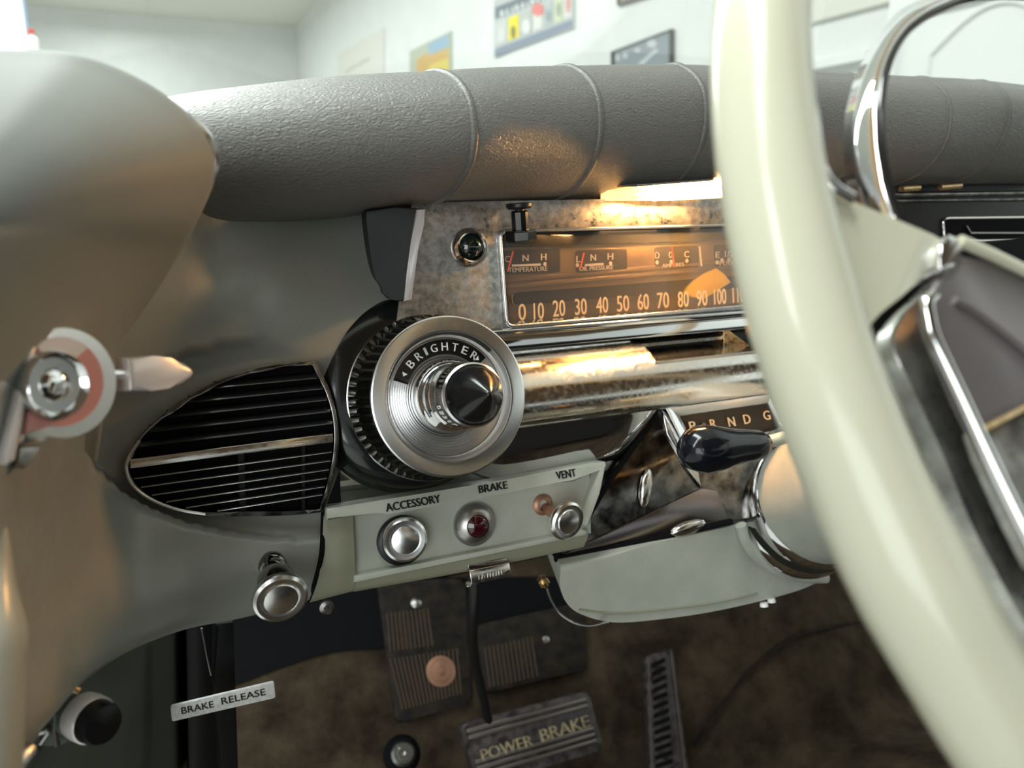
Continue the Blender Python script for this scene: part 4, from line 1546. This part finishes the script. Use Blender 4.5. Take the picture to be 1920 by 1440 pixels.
# hub
wprism('hub_back', [(1772, 470), (1640, 600), (1664, 660), (1700, 730), (1760, 860), (1800, 965), (1880, 1120), (1960, 1270), (2150, 1200), (2150, 480), (1930, 440)], -.030, .02, M['black_m'], 0)
wprism('hub_plate', spline_px([(1765, 520), (1722, 560), (1678, 610), (1676, 660), (1700, 705), (1740, 790), (1780, 880), (1818, 975), (1870, 1075), (1960, 1240)], 3)+[(2100, 1200), (2100, 600), (1850, 520)], -.024, .006, M['mottle'], .0015)
wprism('hub_cover', [(1795, 472), (1850, 490), (1925, 520), (2150, 640), (2150, 1250), (1960, 1060), (1920, 985), (1860, 860), (1800, 735), (1750, 620), (1738, 572), (1752, 535)], -.012, .004, M['hub'], .002, 3)
b = MB()
b.tube([WP.p(x, y, -.0095) for x, y in spline_px([(1748, 555), (1737, 568), (1740, 596), (1752, 640), (1800, 742), (1858, 866), (1920, 992), (1960, 1070)], 5)], .0021, 12)
tag(b.build('hub_trim', M['chrome'], whl), 'bright chrome edge line of the hub')
wprism('hub_cap', spline_px([(1764, 462), (1770, 446), (1786, 440), (1800, 446), (1804, 460), (1798, 480), (1780, 505), (1764, 500), (1764, 462)], 3)[:-1], -.010, .012, M['chrome_b'], .003, 3)
b = MB()
b.tube([WP.p(x, y, -.011) for x, y in ((1800, 452), (1860, 478), (1930, 512), (2020, 565))], .0019, 12)
tag(b.build('hub_edge', M['ivory'], whl), 'ivory upper edge of the hub')
# ridge and lower facet on the hub cover
b = MB()
b.tube([WP.p(x, y, -.0115) for x, y in spline_px([(1790, 562), (1822, 580), (1870, 615), (1930, 665), (2000, 730)], 4)], [.0012]*17, 10)
b.build('hub_ridge', M['hub'], whl, smooth=80)
wprism('hub_facet', [(1842, 806), (1930, 760), (2100, 720), (2100, 1160), (1958, 1062), (1915, 978), (1860, 858)], -.0095, .006, M['mottle'], .001)
b = MB()
b.tube([WP.p(x, y, -.009) for x, y in ((1842, 806), (1930, 760), (2000, 735))], .0009, 8)
b.build('facet_bead', M['brass'], whl)
wprism('pivot_bracket', [(1742, 902), (1796, 905), (1806, 950), (1760, 962)], -.034, .006, M['olive'], .001)

# ================================================================ dark dash section right of the wheel
RDK = Plane(PY(1800, 420, .50), 6)
rd = thing('radio_panel', RDK.p(1800, 430), 'black dash section with a chrome framed slot right of the wheel', 'dash panel')
b = MB(); b.prism([RDK.p(*q) for q in ((1640, 352), (2060, 338), (2060, 600), (1640, 620))], -RDK.n*.01, .002); b.build('panel', M['panel_b'], rd)
b = MB()
for (x0, y0, x1, y1, r) in ((1640, 377, 2060, 372, .0014), (1640, 366, 2060, 360, .0026)):
    b.tube([RDK.p(x0, y0, .001), RDK.p(x1, y1, .001)], r, 10)
b.build('ledge', M['chrome_d'], rd)
s4 = quad_round([(1768, 409), (2050, 406), (2050, 448), (1770, 452)], .25, 4)
b = MB(); b.tube([RDK.p(*q, .002) for q in s4], .0012, 8, True); fr_ = b.build('slot_frame', M['chrome_s'], rd)
b = MB(); b.prism([RDK.p(*q, .001) for q in s4], -RDK.n*.001); b.build('slot_backing', M['black_m'], fr_)
b = MB(); b.tube([RDK.p(x, y, .002) for x, y in ((1812, 424), (1820, 437), (1920, 437), (2040, 434))], .0009, 8); b.build('slot_lip', M['steel'], fr_)
b = MB(); b.prism([RDK.p(*q, .003) for q in ((1845, 462), (1900, 460), (1915, 495), (1880, 490))], -RDK.n*.003, .001); b.build('push_button', M['smoke'], rd)
b = MB(); b.lathe(RDK.p(1893, 472, .004), RDK.n, [(.0036, 0), (.0034, .001), (0, .001)], 20); b.build('hole', M['black_m'], rd)
b = MB(); b.prism([RDK.p(*q, .004) for q in ((1913, 460), (1960, 455), (1960, 490), (1914, 486))], -RDK.n*.004, .001); b.build('dial_glow', M['brass'], rd)
b = MB(); b.lathe(RDK.p(1925, 520, .004), RDK.n, [(.011, 0), (.011, .004), (.009, .006), (0, .006)], 28); b.build('tuning_knob', M['chrome'], rd)
# little switches under the pad
b = MB(); b.tube([PY(x, y, .485) for x, y in ((1690, 354), (1722, 352))], .003, 10)
tag(b.build('under_pad_clip', M['brass']), 'small brassy clip under the pad just right of the horn ring', 'clip')
b = MB(); b.tube([PY(x, y, .485) for x, y in ((1762, 351), (1800, 348))], .0028, 10)
tag(b.build('under_pad_clip', M['brass']), 'second brassy clip under the pad, farther from the horn ring', 'clip')

# ================================================================ footwell
# brake release lever
br = thing('brake_release_lever', PY(418, 1320, .50), 'black brake release lever with a white lettered plate', 'lever')
b = MB(); b.prism([PY(x, y, .52) for x, y in ((402, 1170), (438, 1166), (440, 1250), (448, 1470), (412, 1470), (400, 1300))], (0, .02, 0), .003); b.build('lever_bar', M['darkmetal'], br)
b = MB(); b.tube([PY(378, 1178, .53), PY(388, 1230, .53), PY(396, 1266, .53)], .0008, 8); b.build('lever_rod', M['steel'], br)
BR = Plane(PY(418, 1317, .488), n=(-.05, -.95, .3))
b = MB(); b.prism([BR.p(*q) for q in quad_round([(319, 1324), (514, 1278), (517, 1309), (322, 1354)], .16, 3)], -BR.n*.003, .0008); bp = b.build('name_plate', M['dirtywhite'], br)
b = MB()
word_px(b, 'BRAKE', BR, (341, 1339), (401, 1326), (339, 1327), .0002, .0003, .0002)
word_px(b, 'RELEASE', BR, (416, 1321.5), (498, 1303), (414, 1309), .0002, .0003, .0002)
b.build('lettering', M['ink'], bp)
# round push button
pbn = thing('push_button', PY(180, 1350, .335), 'round black push button in a pale ring on a bracket below the dash', 'button')
pc_ = PY(178, 1352, .325)
pax = Vector((.58, -.80, .08)).normalized()
r = rad(pc_, 41)
b = MB(); b.lathe(pc_, pax, [(0, -.03), (r*1.0, -.03), (r*1.04, -.008), (r*.95, -.004)], 40); b.build('housing', M['kick'], pbn)
b = MB(); b.lathe(pc_, pax, [(r*1.05, -.009), (r*1.08, -.006), (r*1.06, -.001), (r*.98, 0), (r*.92, -.002)], 40); b.build('ring', M['pearl'], pbn)
b = MB(); b.lathe(pc_+pax*.001, pax, [(r*.97, -.004), (r*.95, .003), (r*.86, .0055), (r*.2, .006), (0, .006)], 40); b.build('cap', M['black'], pbn)
b = MB(); b.prism([PY(x, y, .335) for x, y in ((108, 1336), (125, 1330), (128, 1392), (112, 1400), (70, 1400), (62, 1385))], (0, .004, 0), .001); b.build('bracket', M['kick'], pbn)
b = MB()
b.tube(crom([PY(x, y, .331) for x, y in ((105, 1338), (104, 1370), (108, 1398))], 4), .0012, 8)
b.tube(crom([PY(x, y, .331) for x, y in ((66, 1396), (74, 1376), (90, 1372), (80, 1388), (76, 1394))], 4), .0012, 8)
b.build('spring_clip', M['steel'], pbn)
b = MB(); b.tube(crom([PY(x, y, .33) for x, y in ((112, 1300), (128, 1290), (148, 1296))], 4), .0014, 8); b.build('wire', M['brass'], pbn)
b = MB()
b.prism([PY(x, y, .60) for x, y in ((345, 1100), (402, 1100), (412, 1480), (352, 1480))], (0, .05, 0), .004)
tag(b.build('cowl_brace', M['darkmetal']), 'black painted cowl brace behind the brake release lever', 'brace')


# rubber pads on the toe board
def toepad(name, label, poly, off, thick, ribs=None, m='rubber'):
    t = thing(name, TOE.p(*poly[0], off), label, 'mat')
    b = MB(); b.prism([TOE.p(*q, off) for q in quad_round(poly, .1, 4)], -TOE.n*thick, .002, 2); b.build('base', M[m], t)
    return t


def lerp2(a, c_, t): return (a[0]+(c_[0]-a[0])*t, a[1]+(c_[1]-a[1])*t)


def ribs(t, c4, n, off, m='rubber', w=.45):
    b = MB()
    for k in range(n):
        t0, t1 = (k+.5-w/2)/n, (k+.5+w/2)/n
        q = [lerp2(c4[0], c4[1], t0), lerp2(c4[0], c4[1], t1), lerp2(c4[3], c4[2], t1), lerp2(c4[3], c4[2], t0)]
        b.prism([TOE.p(*p_, off) for p_ in q], -TOE.n*.003)
    b.build('ribbing', M['rib_dust'], t, smooth=0)


t = toepad('clutch_blanking_mat', 'black ribbed rubber mat with two studs left of the brake arm', [(706, 1090), (872, 1085), (884, 1318), (742, 1356)], .0195, .005)
ribs(t, [(722, 1150), (805, 1140), (815, 1210), (728, 1222)], 11, .0212)
ribs(t, [(728, 1236), (860, 1215), (868, 1300), (752, 1332)], 17, .0212)
for nm, x, y, r_, m in (('stud', 780, 1131, 7, 'steel'), ('stud', 826, 1259, 20, 'copper')):
    b = MB(); p_ = TOE.p(x, y, .0195); r = rad(p_, r_)
    b.lathe(p_, TOE.n, [(r*1.4, -.001), (r*1.4, .0025), (r*1.05, .0035), (r, .0045), (r*.4, .006), (r*.3, .008), (0, .009)], 28); b.build(nm, M[m], t)
t = toepad('brake_boot_mat', 'black ribbed rubber mat right of the brake arm', [(892, 1172), (1092, 1128), (1102, 1254), (908, 1300)], .0195, .005)
ribs(t, [(905, 1215), (1000, 1192), (1012, 1268), (915, 1290)], 12, .0212)
b = MB(); p_ = TOE.p(1023, 1200, .0195); r = rad(p_, 7)
b.lathe(p_, TOE.n, [(r, 0), (r*.9, .003), (0, .005)], 20); b.build('stud', M['steel'], t)
# floor bolt / dimmer switch
t = thing('dimmer_switch', TOE.p(750, 1416, .01), 'round steel foot button in a black rubber grommet on the carpet', 'foot switch')
p_ = TOE.p(752, 1416, .004); r = rad(p_, 22)
b = MB(); b.lathe(p_, TOE.n, [(r*1.7, -.004), (r*1.6, .006), (r*1.2, .012), (r*1.0, .012)], 32); b.build('grommet', M['black_m'], t)
b = MB(); b.lathe(p_, TOE.n, [(r*1.0, .008), (r*1.0, .015), (r*.8, .018), (r*.7, .016), (r*.55, .016), (r*.45, .019), (r*.2, .019), (0, .016)], 32); b.build('cap', M['steel'], t)
# brake pedal
bpd = thing('brake_pedal', TOE.p(1000, 1380, .06), 'wide ribbed pedal lettered power brake hanging on a black arm', 'pedal')
BP = Plane(TOE.p(1000, 1380, .075), n=(0, -.80, .60))
b = MB(); b.prism([BP.p(*q) for q in quad_round([(862, 1358), (1104, 1294), (1132, 1405), (898, 1476)], .12, 4)], -BP.n*.018, .004, 3); pp = b.build('pedal_pad', M['pedal'], bpd)
b = MB()
for k, (w0_, w1_) in enumerate(((.05, .12), (.17, .24), (.62, .69), (.74, .81), (.86, .93))):
    TL, TR, BR_, BL = (874, 1362), (1098, 1303), (1122, 1398), (902, 1464)
    q = [lerp2(TL, BL, w0_), lerp2(TR, BR_, w0_), lerp2(TR, BR_, w1_), lerp2(TL, BL, w1_)]
    b.prism([BP.p(*s_, .003) for s_ in q], -BP.n*.004, .0008)
b.build('ribbing', M['pedal_hi'], pp)
b = MB()
word_px(b, 'POWER', BP, (905, 1428), (1000, 1398), (899, 1406), .0018, .0014, .0006)
word_px(b, 'BRAKE', BP, (1016, 1391), (1106, 1362), (1010, 1369), .0018, .0014, .0006)
b.build('lettering', M['gold_t'], pp)
b = MB()
arm = [(888, 1085, .60), (887, 1140, .605), (885, 1190, .62), (890, 1240, .635), (902, 1290, .645), (914, 1345, .655)]
b.tube(crom([PY(*q) for q in arm], 4), [(.005, .009)]*21, 12, flat=(1, 0, 0))
b.build('pedal_arm', M['darkmetal'], bpd)
# accelerator
acp = thing('accelerator_pedal', TOE.p(1255, 1330, .05), 'slim black accelerator pedal with a ladder of slots', 'pedal')
AP = Plane(TOE.p(1250, 1330, .055), n=(-.1, -.80, .60))
c4 = [(1210, 1232), (1262, 1214), (1300, 1500), (1222, 1510)]
b = MB(); b.prism([AP.p(*q) for q in quad_round(c4, .12, 3)], -AP.n*.012, .003, 2); ap = b.build('pedal_pad', M['pedal'], acp)
b = MB()
TL, TR, BR_, BL = (1222, 1240), (1246, 1232), (1268, 1500), (1232, 1508)
for k in range(17):
    t0, t1 = (k+.28)/17, (k+.78)/17
    q = [lerp2(TL, BL, t0), lerp2(TR, BR_, t0-.012), lerp2(TR, BR_, t1-.012), lerp2(TL, BL, t1)]
    b.prism([AP.p(*s_, .0015) for s_ in q], -AP.n*.003)
b.build('ribbing', M['black_m'], ap, smooth=0)
b = MB(); b.tube([AP.p(1216, 1240, .0015), AP.p(1226, 1508, .0015)], .0012, 8); b.tube([AP.p(1258, 1222, .0015), AP.p(1292, 1500, .0015)], .0012, 8); b.build('edge', M['pedal_hi'], ap)
# nut, ground wire
t = thing('ground_wire', PY(1020, 1092, .47), 'thin bare wire looping from a brass nut to the column shroud', 'wire')
p_ = PY(1020, 1092, .47); r = rad(p_, 11)
b = MB(); b.lathe(p_, (-.2, -1, .1), [(r, -.006), (r, .001), (r*.8, .002), (r*.5, .002), (r*.5, .006), (0, .006)], 6); b.build('nut', M['brass'], t, smooth=0)
b = MB()
b.tube(crom([PY(x, y, Y) for x, y, Y in ((1026, 1104, .468), (1034, 1126, .46), (1050, 1150, .45), (1078, 1168, .44), (1108, 1173, .425), (1140, 1166, .41))], 4), .0009, 8)
b.build('strand', M['steel'], t)
# loose bolt under the dash
b = MB(); p_ = PY(612, 1136, .47)
b.lathe(p_, (0, -1, -.1), [(.005, 0), (.005, .002), (.0025, .003), (.0022, .007), (0, .007)], 16)
tag(b.build('panel_bolt', M['steel']), 'small steel bolt under the dash edge by the seam', 'bolt')
